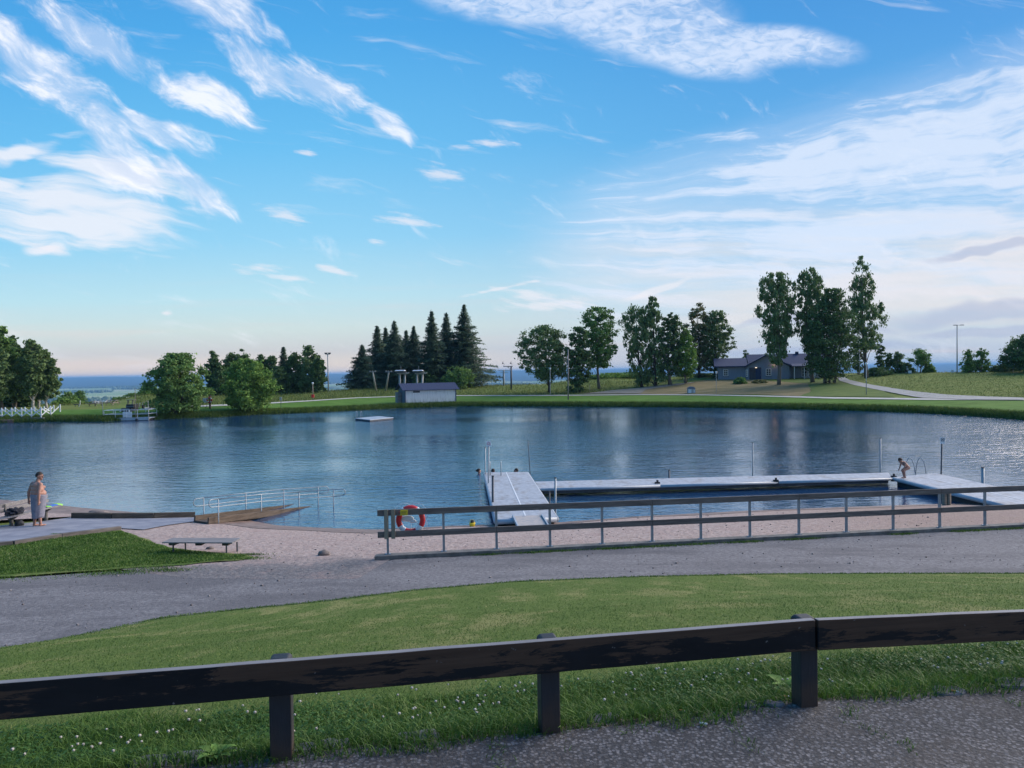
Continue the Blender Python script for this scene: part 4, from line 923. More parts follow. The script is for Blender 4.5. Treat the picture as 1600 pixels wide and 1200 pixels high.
# ramp with handrails
dk2 = mat('wet_planks', [(.03,.024,.02), (.065,.05,.04), (.09,.072,.058)], 3, 7, .8, .6, 14, .01)
rampw = mat('ramp_board', [(.05,.036,.027), (.10,.075,.056), (.145,.11,.085)], 4, 8, .9, .5, 16, .01, stretch=(.5,.5,4))
def ramp():
    base = PZ(341, 813, .32); t = thing('bathing_ramp', 'wooden ramp with long looped handrails sloping down into the water at the left', 'ramp', tuple(base))
    n0, n1 = PZ(325, 808.5, .48), PZ(480, 792, .0); f0, f1 = PZ(304, 805, .48), PZ(452, 789.5, .0)
    for e, g in ((n0, n1), (f0, f1)):
        d = (g-e); e2 = e.copy(); g2 = g+d*.3; mb = MB(); e2.z = .36; g2.z = -.22; mb.beam(e2, g2, .07, .22); mb.build('side_board', rampw, t, bevel=.004)
    mb = MB(); q = [n0, n1+(n1-n0)*.3, f1+(f1-f0)*.3, f0]; zz = [.30, -.28, -.28, .30]
    mb.hexa([(p.x, p.y, z-.08) for p, z in zip(q, zz)]+[(p.x, p.y, z) for p, z in zip(q, zz)]); mb.build('ramp_deck', dk2, t)
    def line(pts, nm, loop0, loop1, topz):
        P = [PZ(a, b, z) for a, b, z in pts]; tops = [PY(a, c, p.y) for (a, c), p in zip(topz, P)]
        for p, q in zip(P, tops):
            mb = MB(); lo = p.copy(); lo.z = min(lo.z-.1, -.6); lo.x = p.x; mb.tube([lo, q], .021, 8); mb.build('rail_post', M['steel'], t, smooth=True)
        d0 = (tops[1]-tops[0]).normalized(); d1 = (tops[-1]-tops[-2]).normalized(); mids = [q-Vector((0,0,.27)) for q in tops]
        L0 = [tops[0]-d0*.30+Vector((0,0,-.135))+(-d0*.16*math.cos(a))*1+Vector((0,0,.135*math.sin(a))) for a in np.linspace(math.pi/2, -math.pi/2, 9)]
        L1 = [tops[-1]+d1*.33+Vector((0,0,-.135))+(d1*.14*math.cos(a))+Vector((0,0,.135*math.sin(a))) for a in np.linspace(-math.pi/2, math.pi/2, 9)]
        mb = MB(); mb.tube(tops[::1]+L1[::-1]+mids[::-1][:1], .016, 8); mb.tube(tops[:1]+L0+mids, .016, 8); mb.build('handrail', M['steel'], t, smooth=True)
    line([(341,813,.33), (408,803,.14), (467,795,0), (521,793,-.0)], 'near', 326, 536, [(341,779.5), (408,772.5), (467,768.5), (521,765)])
    line([(318,806,.33), (384,799,.14), (443.5,795,0), (497,788,0)], 'far', 305, 511, [(318,778), (384,770.5), (443,764.5), (497,761)])
ramp()
# timber edging
def timber(label, pts, w_, h_, m_, cat='edging', name='timber_edging', sink=.02):
    P = [G(*q) if len(q) == 2 else Vector(q) for q in pts]; t = thing(name, label, cat, tuple(P[0]))
    for a, b in zip(P[:-1], P[1:]):
        d = (b-a).normalized(); mb = MB(); up = Vector((0, 0, h_/2-sink+.03)); mb.beam(a+d*.008+up, b-d*.008+up, w_, h_); mb.build('timber', m_, t, bevel=.01)
dk = mat('dark_timber', [(.03,.025,.022), (.075,.062,.05), (.11,.095,.075)], 4, 7, .9, .6, 14, .01, stretch=(.5,.5,4))
timber('dark timber retaining the sand along the water side of the concrete walk', [(112,811), (175,811.5), (240,811), (305,809.5)], .12, .22, dk)
timber('weathered timber edging between the concrete walk and the grass patch', [(-60,861), (20,853), (95,841), (188,829)], .15, .13, mat('grey_timber', [(.06,.055,.055), (.12,.105,.10), (.17,.15,.14)], 3, 7, .9, .6, 14, .01, stretch=(.5,.5,3)))
# bench at the left
def bench():
    zb = .36; a = G(18, 823); b = G(72, 814.5); d = (b-a); d.z = 0; L_ = d.length; d.normalize(); n = Vector((d.y, -d.x, 0))    # n towards the camera
    t = thing('park_bench', 'grey slatted bench by the water, half out of the picture, clothes left on it', 'bench', tuple(a))
    A = a-d*L_*1.15; B = b+d*.42
    z0 = (a.z+b.z)/2
    for k in range(3):
        mb = MB(); o = n*(.20-.15*k)+Vector((0,0,0)); pa = A+o; pb = B+o; pa.z = pb.z = z0+.43-.01*k; mb.beam(pa, pb, .135, .04); mb.build('seat', M['greywood'], t, bevel=.005)
    for k in range(2):
        mb = MB(); o = n*(-.25-.035*k); pa = A+o; pb = B+o; pa.z = pb.z = z0+.60+.155*k; mb.beam(pa, pb, .035, .13); mb.build('backrest', M['greywood'], t, bevel=.005)
    for p in (a, b, a-d*L_*.95):
        q = p.copy(); q.z = z0; mb = MB(); mb.tube([q+Vector((0,0,-.1)), q+Vector((0,0,.28))], .06, 8); mb.build('leg', M['beton'], t, smooth=True)
        mb = MB(); mb.hexa([q+d*x+n*y+Vector((0,0,.28)) for x, y in ((-.04,-.05), (.04,-.05), (.04,.05), (-.04,.05))][::1]+[q+d*x+n*y+Vector((0,0,.408)) for x, y in ((-.05,-.24), (.05,-.24), (.05,.24), (-.05,.24))])
        mb.beam(q+n*-.20+Vector((0,0,.40)), q+n*-.225+Vector((0,0,.80)), .05, .03)
        mb.build('bracket', M['beton'], t)
    return A, B, d, n, z0
A_, B_, bd, bn, bz = bench()
def lump(name, label, cat, c, size, m_, seed, rz=0, sub=3, amp=.35, flat=0.0, freq=3):
    bm = bmesh.new(); bmesh.ops.create_icosphere(bm, subdivisions=sub, radius=1)
    for v in bm.verts:
        n = mnoise.fractal(Vector(v.co)*freq*.5+Vector((seed*7.1, 0, 0)), 1, 2, 4); v.co *= 1+amp*n
        v.co.x *= size[0]/2; v.co.y *= size[1]/2; v.co.z = max(v.co.z, -.5)*size[2]/1.5+size[2]*.33
    me = bpy.data.meshes.new(name); bm.to_mesh(me); bm.free(); me.materials.append(m_)
    for p in me.polygons: p.use_smooth = amp < .5
    o = bpy.data.objects.new(name, me); COL.objects.link(o); o.location = c; o.rotation_euler = (0, 0, rz); return tag(o, label, cat)
cl = mat('dark_cloth', [(.006,.008,.014), (.015,.018,.03), (.03,.035,.05)], 8, 5, .95, .6, 14, .03)
def bp(px, h_=.455, off=.03):
    d = ray(px, 800); tt = ((A_.x)*bd.y-(A_.y)*bd.x)/(d.x*bd.y-d.y*bd.x); q = Vector((d.x*tt, d.y*tt, bz+h_)); return q+bn*off
brz = math.atan2(bd.y, bd.x)
lump('clothes_pile', 'heap of dark clothes lying on the bench seat', 'clothes', tuple(bp(22)), (.62, .34, .2), cl, 3, brz, 4, .6, freq=5)
lump('black_bag', 'small black bag on the ground under the bench beside the man', 'bag', tuple(G(30, 823)+Vector((0,0,.03))), (.30, .24, .2), M['black'], 5, 0, 3, .3)
def towel():
    c = bp(80); t = tag(None or bpy.data.objects.new('beach_towel', None), 'bright green and blue towel laid on the right end of the bench', 'towel'); COL.objects.link(t); t.location = c; t.rotation_euler = (0, 0, brz)
    gm = mat('green_cloth', [(.22,.50,.08), (.32,.62,.14)], 6, 3, .95, .3); bm_ = mat('blue_cloth', [(.03,.10,.40), (.05,.17,.5)], 6, 3, .95, .3)
    for x0, x1, m_, nm in ((-.32, -.17, gm, 'stripe'), (-.17, .13, bm_, 'stripe'), (.13, .34, gm, 'stripe')):
        X, Y = np.meshgrid(np.linspace(x0, x1, 8), np.linspace(-.17, .17, 9)); Z = .015+.012*np.sin(X*20+Y*9)+.01*np.cos(Y*23); Z = np.where(Y < -.13, Z-.05, Z)
        V = np.stack([X, Y, Z], -1).reshape(-1, 3); i = np.arange(72).reshape(9, 8); F = np.stack([i[:-1,:-1], i[:-1,1:], i[1:,1:], i[1:,:-1]], -1).reshape(-1, 4)
        o = mesh_obj(nm, V, F, m_, t, world=False, smooth=True); sm = o.modifiers.new('thick', 'SOLIDIFY'); sm.thickness = .012
towel()
# low table on the sand
def table():
    a = G(271, 865); b = G(354, 865.5); d = (b-a); d.z = 0; L_ = d.length; d.normalize(); n = Vector((-d.y, d.x, 0)); z0 = (a.z+b.z)/2
    t = thing('low_table', 'long low grey plank table on thin dark legs where grass meets sand', 'table', tuple(a)); tz = PY(300, 846, a.y).z-z0
    for k in range(4):
        pa = a-d*.24+n*(-.06+.135*k); pb = b+d*.22+n*(-.06+.135*k); pa.z = pb.z = z0+tz; mb = MB(); mb.beam(pa, pb, .125, .03); mb.build('plank', M['greywood'], t, bevel=.004)
    for p in (a, b, a+n*.32+d*.16, b+n*.32+d*.14):
        mb = MB(); q = p.copy(); q.z = z0-.1; e = q.copy(); e.z = z0+tz-.075; mb.tube([q, e], .022, 8); mb.build('leg', M['darkpole'], t)
    for p in (a, (a+b)/2, b):
        mb = MB(); q = p.copy(); q.z = z0+tz-.05; mb.beam(q-n*.08, q+n*.42, .16, .06); mb.build('crossbar', dk, t)
table()
stm = mat('stone', [(.10,.085,.08), (.18,.15,.14), (.24,.20,.19)], 5, 7, .9, .8, 14, .03)
lump('stone', 'single pinkish stone lying on the sand near the path', 'stone', tuple(G(507, 868)), (.30, .2, .14), stm, 9, .3, 2, .35)
lump('stone', 'small dark stone on the sand behind the low table', 'stone', tuple(G(328, 858.5)), (.22, .14, .08), stm, 12, .1, 2, .35)
lump('rock', 'reddish rock lying on the wet sand at the water edge behind the timber', 'rock', tuple(PZ(152, 802.5, .22)), (.8, .35, .12), stm, 14, .1, 3, .35)
# toy on the sand
p = G(738, 823); tt = thing('sand_toy', 'yellow toy bucket with a black top at the water edge left of the gangplank', 'toy', tuple(p))
mb = MB(); mb.tube([p+Vector((0,0,0)), p+Vector((0,0,.13)), p+Vector((0,0,.14))], [.085,.11,.10], 12); mb.build('bucket', M['yellow'], tt, smooth=True); mb = MB(); mb.ball(p+Vector((0,0,.17)), .065, 10, 7); mb.build('top', M['black'], tt, smooth=True)
mb = MB(); mb.tube([p+Vector((-.1,0,.12)), p+Vector((-.06,0,.24)), p+Vector((.06,0,.24)), p+Vector((.1,0,.12))], .008, 5); mb.build('handle', M['yellow'], tt)

# ---------------------------------------------------------------- far shore
def far_raft():
    c = [PZ(554.5, 652.5, .3), PZ(578, 655, .3), PZ(615, 651.5, .3), PZ(592, 649.3, .3)]; t = thing('swim_raft', 'flat white swim raft floating in front of the boathouse', 'raft', tuple(c[1]))
    q = [p[:2] for p in c]; mb = MB(); quadbox(mb, q, .16, .24); mb.build('deck', M['pontoon'], t, bevel=.03)
    m_ = np.mean(q, 0); q2 = [tuple(np.array(p)+(m_-np.array(p))*.03) for p in q]; mb = MB(); quadbox(mb, q2, .01, .155); mb.build('hull', M['darkpole'], t)
    for px in (556.5, 563.5):
        p = PZ(px, 652, .3); mb = MB(); mb.tube([p+Vector((0,0,-.5)), p+Vector((0,0,.62)), p+Vector((.06,.1,.68)), p+Vector((.1,.25,.62)), p+Vector((.1,.25,0))], .024, 6); mb.build('handrail', M['steel'], t)
far_raft()
def boathouse():
    o = at(632.3, 118.3); t = thing('boathouse', 'low boathouse with white board walls and a dark blue metal roof at the far shore', 'boathouse', (o.x, o.y, .45), rz=D2R(22))
    W, Dp, hw, hr = 8.35, 4.2, 2.28, 3.15; ov = .38
    wl = MB(); wl.box((W/2, .05, hw/2), (W-.1, .1, hw)); n = 34
    for k in range(n): wl.box((.18+(W-.36)*k/(n-1), -.012, hw/2-.01), (.05, .026, hw-.06))
    wl.build('front_wall', M['clad'], t, world=False)
    sw = MB()
    for x, s in ((0, 1), (W-.1, 1)):
        sw.add([(x, .1, 0), (x+.1, .1, 0), (x+.1, Dp, 0), (x, Dp, 0), (x, .1, hw), (x+.1, .1, hw), (x+.1, Dp, hw), (x, Dp, hw), (x, Dp/2, hr), (x+.1, Dp/2, hr)],
               [(3,2,1,0), (0,1,5,4), (2,3,7,6), (0,4,8,7,3), (1,2,6,9,5), (4,5,9,8), (6,7,8,9)])
    sw.box((W/2, Dp-.05, hw/2), (W-.2, .1, hw)); sw.build('side_wall', M['bluegrey'], t, world=False)
    rf = MB(); sl = (hr-hw)/(Dp/2); th = .07
    for s in (-1, 1):
        y1 = Dp/2+s*(Dp/2+ov); z1 = hr+.06-sl*(Dp/2+ov); y0 = Dp/2; z0 = hr+.06
        P = [(-.5, y0, z0), (W+.5, y0, z0), (W+.5, y1, z1), (-.5, y1, z1)]; P = P if s < 0 else P
        rf.hexa([P[3], P[2], P[1], P[0]]+[(x, y, z+th) for x, y, z in (P[3], P[2], P[1], P[0])])
        for k in range(24):
            x = -.4+(W+.8)*k/23; rf.beam((x, y0, z0+th+.012), (x, y1, z1+th+.012), .03, .03)
    rf.build('roof', M['roof'], t, world=False)
    tr_ = MB(); 
    for x in (.04, W-.04): tr_.box((x, -.035, hw/2), (.14, .06, hw))
    tr_.box((W/2, -.035, hw-.06), (W-.2, .05, .14)); tr_.build('trim', M['roof'], t, world=False)
    v_ = MB(); v_.box((1.85, -.045, hw-.32), (1.1, .04, .28)); v_.build('vent', mat('vent_grey', [(.07,.07,.075), (.11,.11,.115)], 6), t, world=False)
    st = MB(); st.box((1.8, -.35, -.16), (3.6, .7, .26)); st.box((4.6, -.5, -.26), (2.6, .9, .2)); st.box((W/2, .02, -.06), (W, .14, .14)); st.build('footing', dk, t, world=False)
    sh = MB(); sh.box((-.35, 2.9, .95), (.6, 1.6, 1.9)); sh.build('annex', M['greywood'], t, world=False)
boathouse()
def house():
    o = at(1122.5, 141); t = thing('house', 'long low blue-grey house with a dark roof, white windows and a porch on the hill', 'house', (o.x, o.y, o.z-.1), rz=D2R(-13))
    # local: x along the front, y away
    hw = 2.75
    def gable_x(x0, x1, y0, y1, he, hr, w_, rname, ovx0=.5, ovx1=.5):
        wl = MB(); ym = (y0+y1)/2
        wl.add([(x0,y0,0), (x1,y0,0), (x1,y1,0), (x0,y1,0), (x0,y0,he), (x1,y0,he), (x1,y1,he), (x0,y1,he), (x0,ym,hr), (x1,ym,hr)], [(3,2,1,0), (0,1,5,4), (2,3,7,6), (0,4,8,7,3), (1,2,6,9,5), (4,5,9,8), (6,7,8,9)])
        wl.build('wall', w_, t, world=False); rf = MB(); sl = (hr-he)/(ym-y0)
        for s in (-1, 1):
            y2 = ym+s*(ym-y0+.6); z2 = hr-sl*(ym-y0+.6); P = [(x0-ovx0, y2, z2), (x1+ovx1, y2, z2), (x1+ovx1, ym, hr), (x0-ovx0, ym, hr)]
            rf.hexa([(x, y, z+.03) for x, y, z in P]+[(x, y, z+.24) for x, y, z in P])
        rf.build('roof', M['roof'], t, world=False)
    gable_x(0, 5.3, 1.2, 8.4, hw, 4.05, M['housewall'], 'r', .7, 0)
    gable_x(5.5, 20.2, 2.2, 10.2, hw+.1, 4.72, M['housewall'], 'r', 0, .6)
    # cross gable facing the pond
    x0, x1, y0 = 5.0, 12.6, .6; xm = 8.55; he, hr = hw-.1, 4.55
    wl = MB(); wl.add([(x0,y0,0), (x1,y0,0), (x1,2.6,0), (x0,2.6,0), (x0,y0,he), (x1,y0,he), (x1,2.6,he), (x0,2.6,he), (xm,y0,hr), (xm,2.6,hr)], [(3,2,1,0), (0,1,5,8,4), (2,3,7,9,6), (3,0,4,7), (1,2,6,5), (4,8,9,7), (8,5,6,9)]); wl.build('gable_wall', M['housewall'], t, world=False)
    rf = MB()
    for xe, s in ((x0-.35, -1), (x1+.4, 1)):
        q = (hr-he)/(xm-x0) if s < 0 else (hr-he)/(x1-xm); ze = hr-q*abs(xe-xm); P = [(xe, y0-.5, ze), (xm, y0-.5, hr), (xm, 6, hr), (xe, 6, ze)] if s < 0 else [(xm, y0-.5, hr), (xe, y0-.5, ze), (xe, 6, ze), (xm, 6, hr)]
        rf.hexa([(x, y, z+.035) for x, y, z in P]+[(x, y, z+.25) for x, y, z in P])
    rf.build('gable_roof', M['roof'], t, world=False)
    pr = MB(); pr.box((6.6, y0-.03, 1.22), (2.1, .05, 2.44)); pr.build('porch_shade_panel', mat('porch_shade', [(.045,.045,.06), (.07,.065,.08)], 2), t, world=False)  # flat dark panel on the wall, its colour holds the shade of a porch recess
    dr = MB(); dr.box((7.15, y0-.08, 1.1), (.95, .06, 2.2)); d_ = dr.build('door', M['roof'], t, world=False); hd = MB(); hd.box((7.5, y0-.13, 1.05), (.12, .05, .04)); hd.build('handle', M['steel'], d_, world=False)
    lm = bpy.data.materials.new('lit_lamp'); lm.use_nodes = True; e = lm.node_tree.nodes['Principled BSDF']; e.inputs['Emission Color'].default_value = (1, .80, .55, 1); e.inputs['Emission Strength'].default_value = 1.3
    l_ = MB(); l_.ball((6.75, y0-.18, 2.42), (.20, .09, .06), 10, 6); l_.build('porch_lamp', lm, t, world=False)
    l_ = MB(); l_.ball((9.95, y0-.15, 3.1), (.06, .06, .09), 8, 6); l_.build('gable_lamp', lm, t, world=False)
    pl = bpy.data.lights.new('gable_lamp_light', 'POINT'); pl.energy = 12; pl.specular_factor = .2; pl.color = (1, .5, .24); pl.shadow_soft_size = .1
    lo = bpy.data.objects.new('gable_lamp_light', pl); COL.objects.link(lo); lo.parent = t; lo.location = (9.95, y0-.42, 3.0)
    def window(x, z, w_, h_, y, nx=2, nz=3):
        f = MB()
        for xx in (x-w_/2, x+w_/2): f.box((xx, y-.03, z), (.10, .08, h_+.1))
        for zz in (z-h_/2, z+h_/2): f.box((x, y-.03, zz), (w_-.1, .08, .10))
        for i in range(1, nx): f.box((x-w_/2+w_*i/nx, y-.028, z), (.06, .06, h_-.1))
        for i in range(1, nz): f.box((x, y-.024, z-h_/2+h_*i/nz), (w_-.1, .045, .06))
        fo = f.build('window', M['housewhite'], t, world=False); g = MB(); g.box((x, y-.006, z), (w_-.1, .02, h_-.1)); g.build('pane', M['glass'], fo, world=False)
        s = MB(); s.box((x, y-.05, z-h_/2-.12), (w_+.3, .12, .06)); s.build('sill', M['roof'], fo, world=False)
    window(1.4, 1.55, .75, 1.15, 1.2); window(8.95, 1.55, .85, 1.2, y0); window(5.02+.1, 1.4, .25, 1.2, 1.18-.62, 1, 3)
    for k in range(4): window(15.4+k*1.15, 1.45, .85, 1.7, 2.2)
    po = MB(); 
    for k in range(5): po.box((13.4+k*1.7, .3, 1.25), (.14, .14, 2.5))
    po.build('terrace_post', M['housewhite'], t, world=False)
    tb = MB(); tb.box((16.6, 1.1, .12), (7.4, 1.9, .24)); tb.build('terrace', M['housewhite'], t, world=False)
    rl = MB(); rl.box((17.6, .3, .95), (5.2, .05, .07)); rl.box((17.6, .3, .45), (5.2, .04, .05)); rl.build('railing', M['housewhite'], t, world=False)
    pf_ = MB(); pf_.hexa([(13, .1, 2.5), (20.5, .1, 2.5), (20.5, 2.2, 2.95), (13, 2.2, 2.95)]+[(13, .1, 2.62), (20.5, .1, 2.62), (20.5, 2.2, 3.07), (13, 2.2, 3.07)]); pf_.build('terrace_roof', M['roof'], t, world=False)
    ch = MB(); ch.box((14.6, 6.0, 4.95), (.55, .55, .75)); c_ = ch.build('chimney', M['roof'], t, world=False)
    st = MB(); st.box((7, .0, .05), (3, 1.1, .25)); st.build('doorstep', M['beton'], t, world=False)
house()
# ski lift
def lift_v():
    pa, pb = at(588, 150), at(602, 150); t = thing('lift_pylon', 'V-shaped pair of grey lift pylon legs in front of the dark spruces', 'pylon', tuple(pa))
    for (p, px, y) in ((pa, 582.3, 581.5), (pb, 607.3, 581.5)):
        q = PY(px, y, 146); mb = MB(); mb.tube([p+Vector((0,0,-.3)), q], [.19, .15], 10); mb.build('leg', M['pole'], t, smooth=True)
        mb = MB(); mb.beam(q+Vector((-.65,0,.08)), q+Vector((.65,0,.08)), .24, .10)
        for s in (-.5, 0, .5): mb.tube([q+Vector((s,-.1,.16)), q+Vector((s,-.1,.3))], .09, 8)
        mb.build('crosshead', M['pole'], t)
lift_v()
def lift_station(px0, pxl, y0, label, seed):
    Y = 144; t = thing('lift_station', label, 'ski lift', tuple(at(pxl[0], Y)), 'turning stations of the ski lift')
    for px in pxl:
        p = at(px, Y); q = PY(px+(1.2 if px == pxl[1] else 0), 584, Y); mb = MB(); mb.tube([p+Vector((0,0,-.3)), q], .19, 10); mb.build('leg', M['pole'], t, smooth=True)
    c = PY((px0[0]+px0[1])/2, 583.2, Y); L_ = (px0[1]-px0[0])*Y/FPX
    mb = MB(); mb.beam(c+Vector((-L_*.35,0,0)), c+Vector((L_*.5,0,.05)), .5, .16); mb.beam(c+Vector((-L_*.1,-.3,-.14)), c+Vector((L_*.42,-.3,-.1)), .2, .1); mb.build('beam', M['pole'], t)
    mb = MB(); mb.tube([c+Vector((-.1,0,.12)), c+Vector((-.1,0,.24))], L_*.40, 20); mb.build('bull_wheel', M['darkpole'], t)
    mb = MB(); q = c+Vector((-L_*.1, 0, .42)); mb.hexa([q+Vector(v) for v in ((-L_*.42,-.7,0), (L_*.36,-.7,0), (L_*.36,.7,0), (-L_*.42,.7,0), (-L_*.34,-.55,.2), (L_*.28,-.55,.2), (L_*.28,.55,.2), (-L_*.34,.55,.2))]); mb.build('cover', M['white'], t, bevel=.05)
    mb = MB(); mb.tube([q+Vector((L_*.02,0,.2)), q+Vector((L_*.02,0,.95))], .03, 6); mb.build('mast', M['steel'], t)
lift_station((617.5,639), (624.5,631.5), 578, 'left turning station of the ski lift with a pale cover on two legs', 0)
lift_station((645,667), (651.5,659), 577, 'right turning station of the ski lift with a pale cover on two legs', 1)
def cable():
    t = thing('lift_cables', 'thin lift cables strung between the V pylon and the turning stations', 'cable', tuple(PY(582, 580, 146)))
    for a, b in (((580, 580.5), (618, 582)), ((604, 580), (620, 580)), ((638, 581.5), (646, 581.5)), ((579, 580), (548, 603))):
        mb = MB(); mb.tube([PY(*a, 146), PY((a[0]+b[0])/2, (a[1]+b[1])/2+.3, 146), PY(*b, 146 if b[0] > 560 else 150)], .03, 5); mb.build('cable', M['darkpole'], t)
cable()
def tpylon(px, Y, ytop, arms, m_, label, r):
    p = at(px, Y); q = PY(px, ytop, Y); t = thing('lift_pylon', label, 'pylon', tuple(p)); mb = MB(); mb.tube([p+Vector((0,0,-.3)), q], r, 10); mb.build('mast', m_, t, smooth=True)
    for x0, x1, y in arms:
        mb = MB(); mb.beam(PY(x0, y, Y), PY(x1, y, Y), .16, .13); mb.build('crossarm', m_, t)
    for x in (arms[0][0]+1, arms[0][1]-1):
        a = PY(x, arms[0][2], Y); mb = MB(); mb.tube([a, a+Vector((0,0,.55)), a+Vector((-.25,0,.8)), a+Vector((-.1,0,1.05))], .035, 6); mb.tube([a+Vector((-.25,-.05,.62)), a+Vector((-.25,.05,.62))], .14, 10); mb.build('roller', m_, t)
tpylon(787, 162, 578, [(777.5, 797, 578.5), (781, 794, 581.5)], M['pole'], 'grey lift pylon with cross arms, behind the dark T-shaped one', .19)
tpylon(798.7, 150, 572, [(786.5, 801, 572.5)], M['darkpole'], 'dark T-shaped lift pylon left of the wide low tree', .17)
def pole(px, Y, ytop, r, m_, name, label, cat, head=None, group=None, lean=0):
    p = at(px, Y); q = PY(px+lean, ytop, Y); t = thing(name, label, cat, tuple(p), group); mb = MB(); mb.tube([p+Vector((0,0,-.3)), q], [r, r*.8], 8); mb.build('pole', m_, t, smooth=True)
    if head == 'double':
        for s, L_ in ((-1, .3), (1, .8)):
            mb = MB(); mb.tube([q, q+Vector((s*L_,0,.02))], .03, 6); mb.build('bracket', m_, t); mb = MB(); mb.hexa([q+Vector((s*L_+x, y, z)) for z, k in ((-.05, 1), (.06, .7)) for x, y in ((-.35*k,-.15*k), (.35*k,-.15*k), (.35*k,.15*k), (-.35*k,.15*k))]); mb.build('lamp_head', M['darkpole'], t)
    elif head == 'flood':
        mb = MB(); mb.beam(q+Vector((-.45,0,-.1)), q+Vector((.45,0,-.1)), .08, .08); mb.build('crossarm', m_, t)
        for s in (-.33, .33): mb = MB(); mb.hexa([q+Vector((s+x, y, z)) for z, k in ((-.04, .7), (.25, 1)) for x, y in ((-.28*k,-.18*k), (.28*k,-.18*k), (.28*k,.18*k), (-.28*k,.18*k))]); mb.build('floodlight', M['darkpole'], t)
    elif head == 'ball':
        mb = MB(); mb.tube([q, q+Vector((0,0,.12))], .09, 8); mb.ball(q+Vector((0,0,.24)), (.19,.19,.15), 10, 7); mb.build('lamp_head', M['white'], t, smooth=True)
    elif head == 'arm':
        mb = MB(); mb.tube([q, q+Vector((.2,0,.06)), q+Vector((.5,0,.06))], .03, 6); mb.hexa([q+Vector((.35+x, y, z)) for z, k in ((0, 1), (.1, .7)) for x, y in ((-.3*k,-.12*k), (.3*k,-.12*k), (.3*k,.12*k), (-.3*k,.12*k))]); mb.build('lamp_head', M['darkpole'], t)
    else:
        mb = MB(); mb.tube([q, q+Vector((0,0,.05))], r*.95, 8); mb.build('cap', M['darkpole'], t)
    return t, p, q
GL = 'lamp posts along the far paths'
pole(513, 147, 553, .13, M['pole'], 'floodlight_mast', 'tall floodlight mast right of the dark wood behind the left bank', 'mast', 'flood', lean=-1)
t, p, q = pole(488.6, 122.3, 601, .08, M['palewood'], 'lamp_post', 'short lamp post with a red box near its foot, by the meadow edge', 'lamp post', 'ball', GL)
mb = MB(); mb.box((p.x, p.y-.12, p.z+.75), (.42, .22, .5)); mb.build('red_box', M['red'], t)
pole(859.5, 129.6, 578, .06, M['pole'], 'lamp_post', 'slim pale lamp post in front of the wide low-crowned tree', 'lamp post', 'ball', GL)
pole(887.5, 119.8, 546, .11, M['greywood'], 'wooden_pole', 'tall grey wooden pole standing at the far lawn edge', 'pole')
pole(921.5, 132.9, 601, .05, M['palewood'], 'marker_post', 'short pale marker post left of the bare trunk of the bright green tree', 'post')
pole(1119, 121, 584, .045, M['pole'], 'lamp_post', 'thin white lamp post in front of the left end of the house', 'lamp post', 'ball', GL)
pole(1353.5, 104.1, 571, .06, M['pole'], 'lamp_post', 'grey lamp post on the mown slope right of the house, at the path', 'lamp post', 'ball', GL)
pole(1343, 138, 545, .07, M['pole'], 'wooden_pole', 'pale pole seen between the trunks behind the drive', 'pole')
pole(1433.5, 140, 545, .06, M['pole'], 'lamp_post', 'small lamp post rising behind the young round-crowned tree', 'lamp post', 'arm', GL)
pole(1495.5, 130, 508, .10, M['pole'], 'light_mast', 'tall thin light mast with two flat heads on the right ridge', 'mast', 'double')
pole(1476.5, 131, 580, .05, M['pole'], 'marker_post', 'short pale post left of the tall two-headed mast', 'post')
pole(1583, 126, 554, .06, M['pole'], 'lamp_post', 'pale lamp post in front of the big tree at the right edge', 'lamp post', 'ball', GL)
def board(name, label, px, Y, y0, y1, wpx, m_, posts=2, cat='sign', face=None):
    p = at(px, Y); t = thing(name, label, cat, tuple(p)); w_ = wpx*Y/FPX; zt = PY(px, y0, Y).z; zb = PY(px, y1, Y).z
    for s in ((-1, 1) if posts == 2 else (0,)):
        mb = MB(); mb.tube([p+Vector((s*w_*.5, 0, -.2)), Vector((p.x+s*w_*.5, p.y, zt))], .04, 6); mb.build('post', M['darkpole'], t)
    mb = MB(); mb.box((p.x, p.y-.05, (zt+zb)/2), (w_*.86, .04, zt-zb)); mb.build('board', m_, t)
    if face:
        mb = MB()
        for k in range(4): mb.box((p.x, p.y-.076, zb+(zt-zb)*(.2+.2*k)), (w_*.6, .008, (zt-zb)*.07))
        mb.build('print', M['darkpole'], t)
    return t
board('notice_board', 'white notice board on two dark posts between the willows', 319.5, 106, 622, 629, 6, M['white'], face=1)
board('path_sign', 'small white sign on a thin post right of the bright willow', 438.3, 108, 620.5, 625.5, 4.2, M['white'], 1, face=1)
board('box_sign', 'low white box-shaped sign among the bushes on the right ridge', 1421.5, 133, 579, 583.5, 6.2, M['white'])
board('panel_sign', 'upright white panel just left of the tall two-headed mast', 1488, 131, 578.5, 586.5, 5, M['white'], 1)
p = at(327.5, 104.5); t = thing('buoy_post', 'dark wooden post for a lifebuoy between the willows', 'post', tuple(p)); mb = MB(); mb.box((p.x, p.y, p.z+.85), (.24, .16, 2.0)); mb.build('post', M['brownwood'], t); mb = MB(); mb.box((p.x, p.y-.01, p.z+1.9), (.32, .24, .06)); mb.build('cap', dk, t)
z_ = PY(327.5, 625.3, p.y).z
lifebuoy('lifebuoy', 'small red and white lifebuoy on the wooden post between the willows', (p.x, p.y-.2, z_), .31, .10, rope=False)
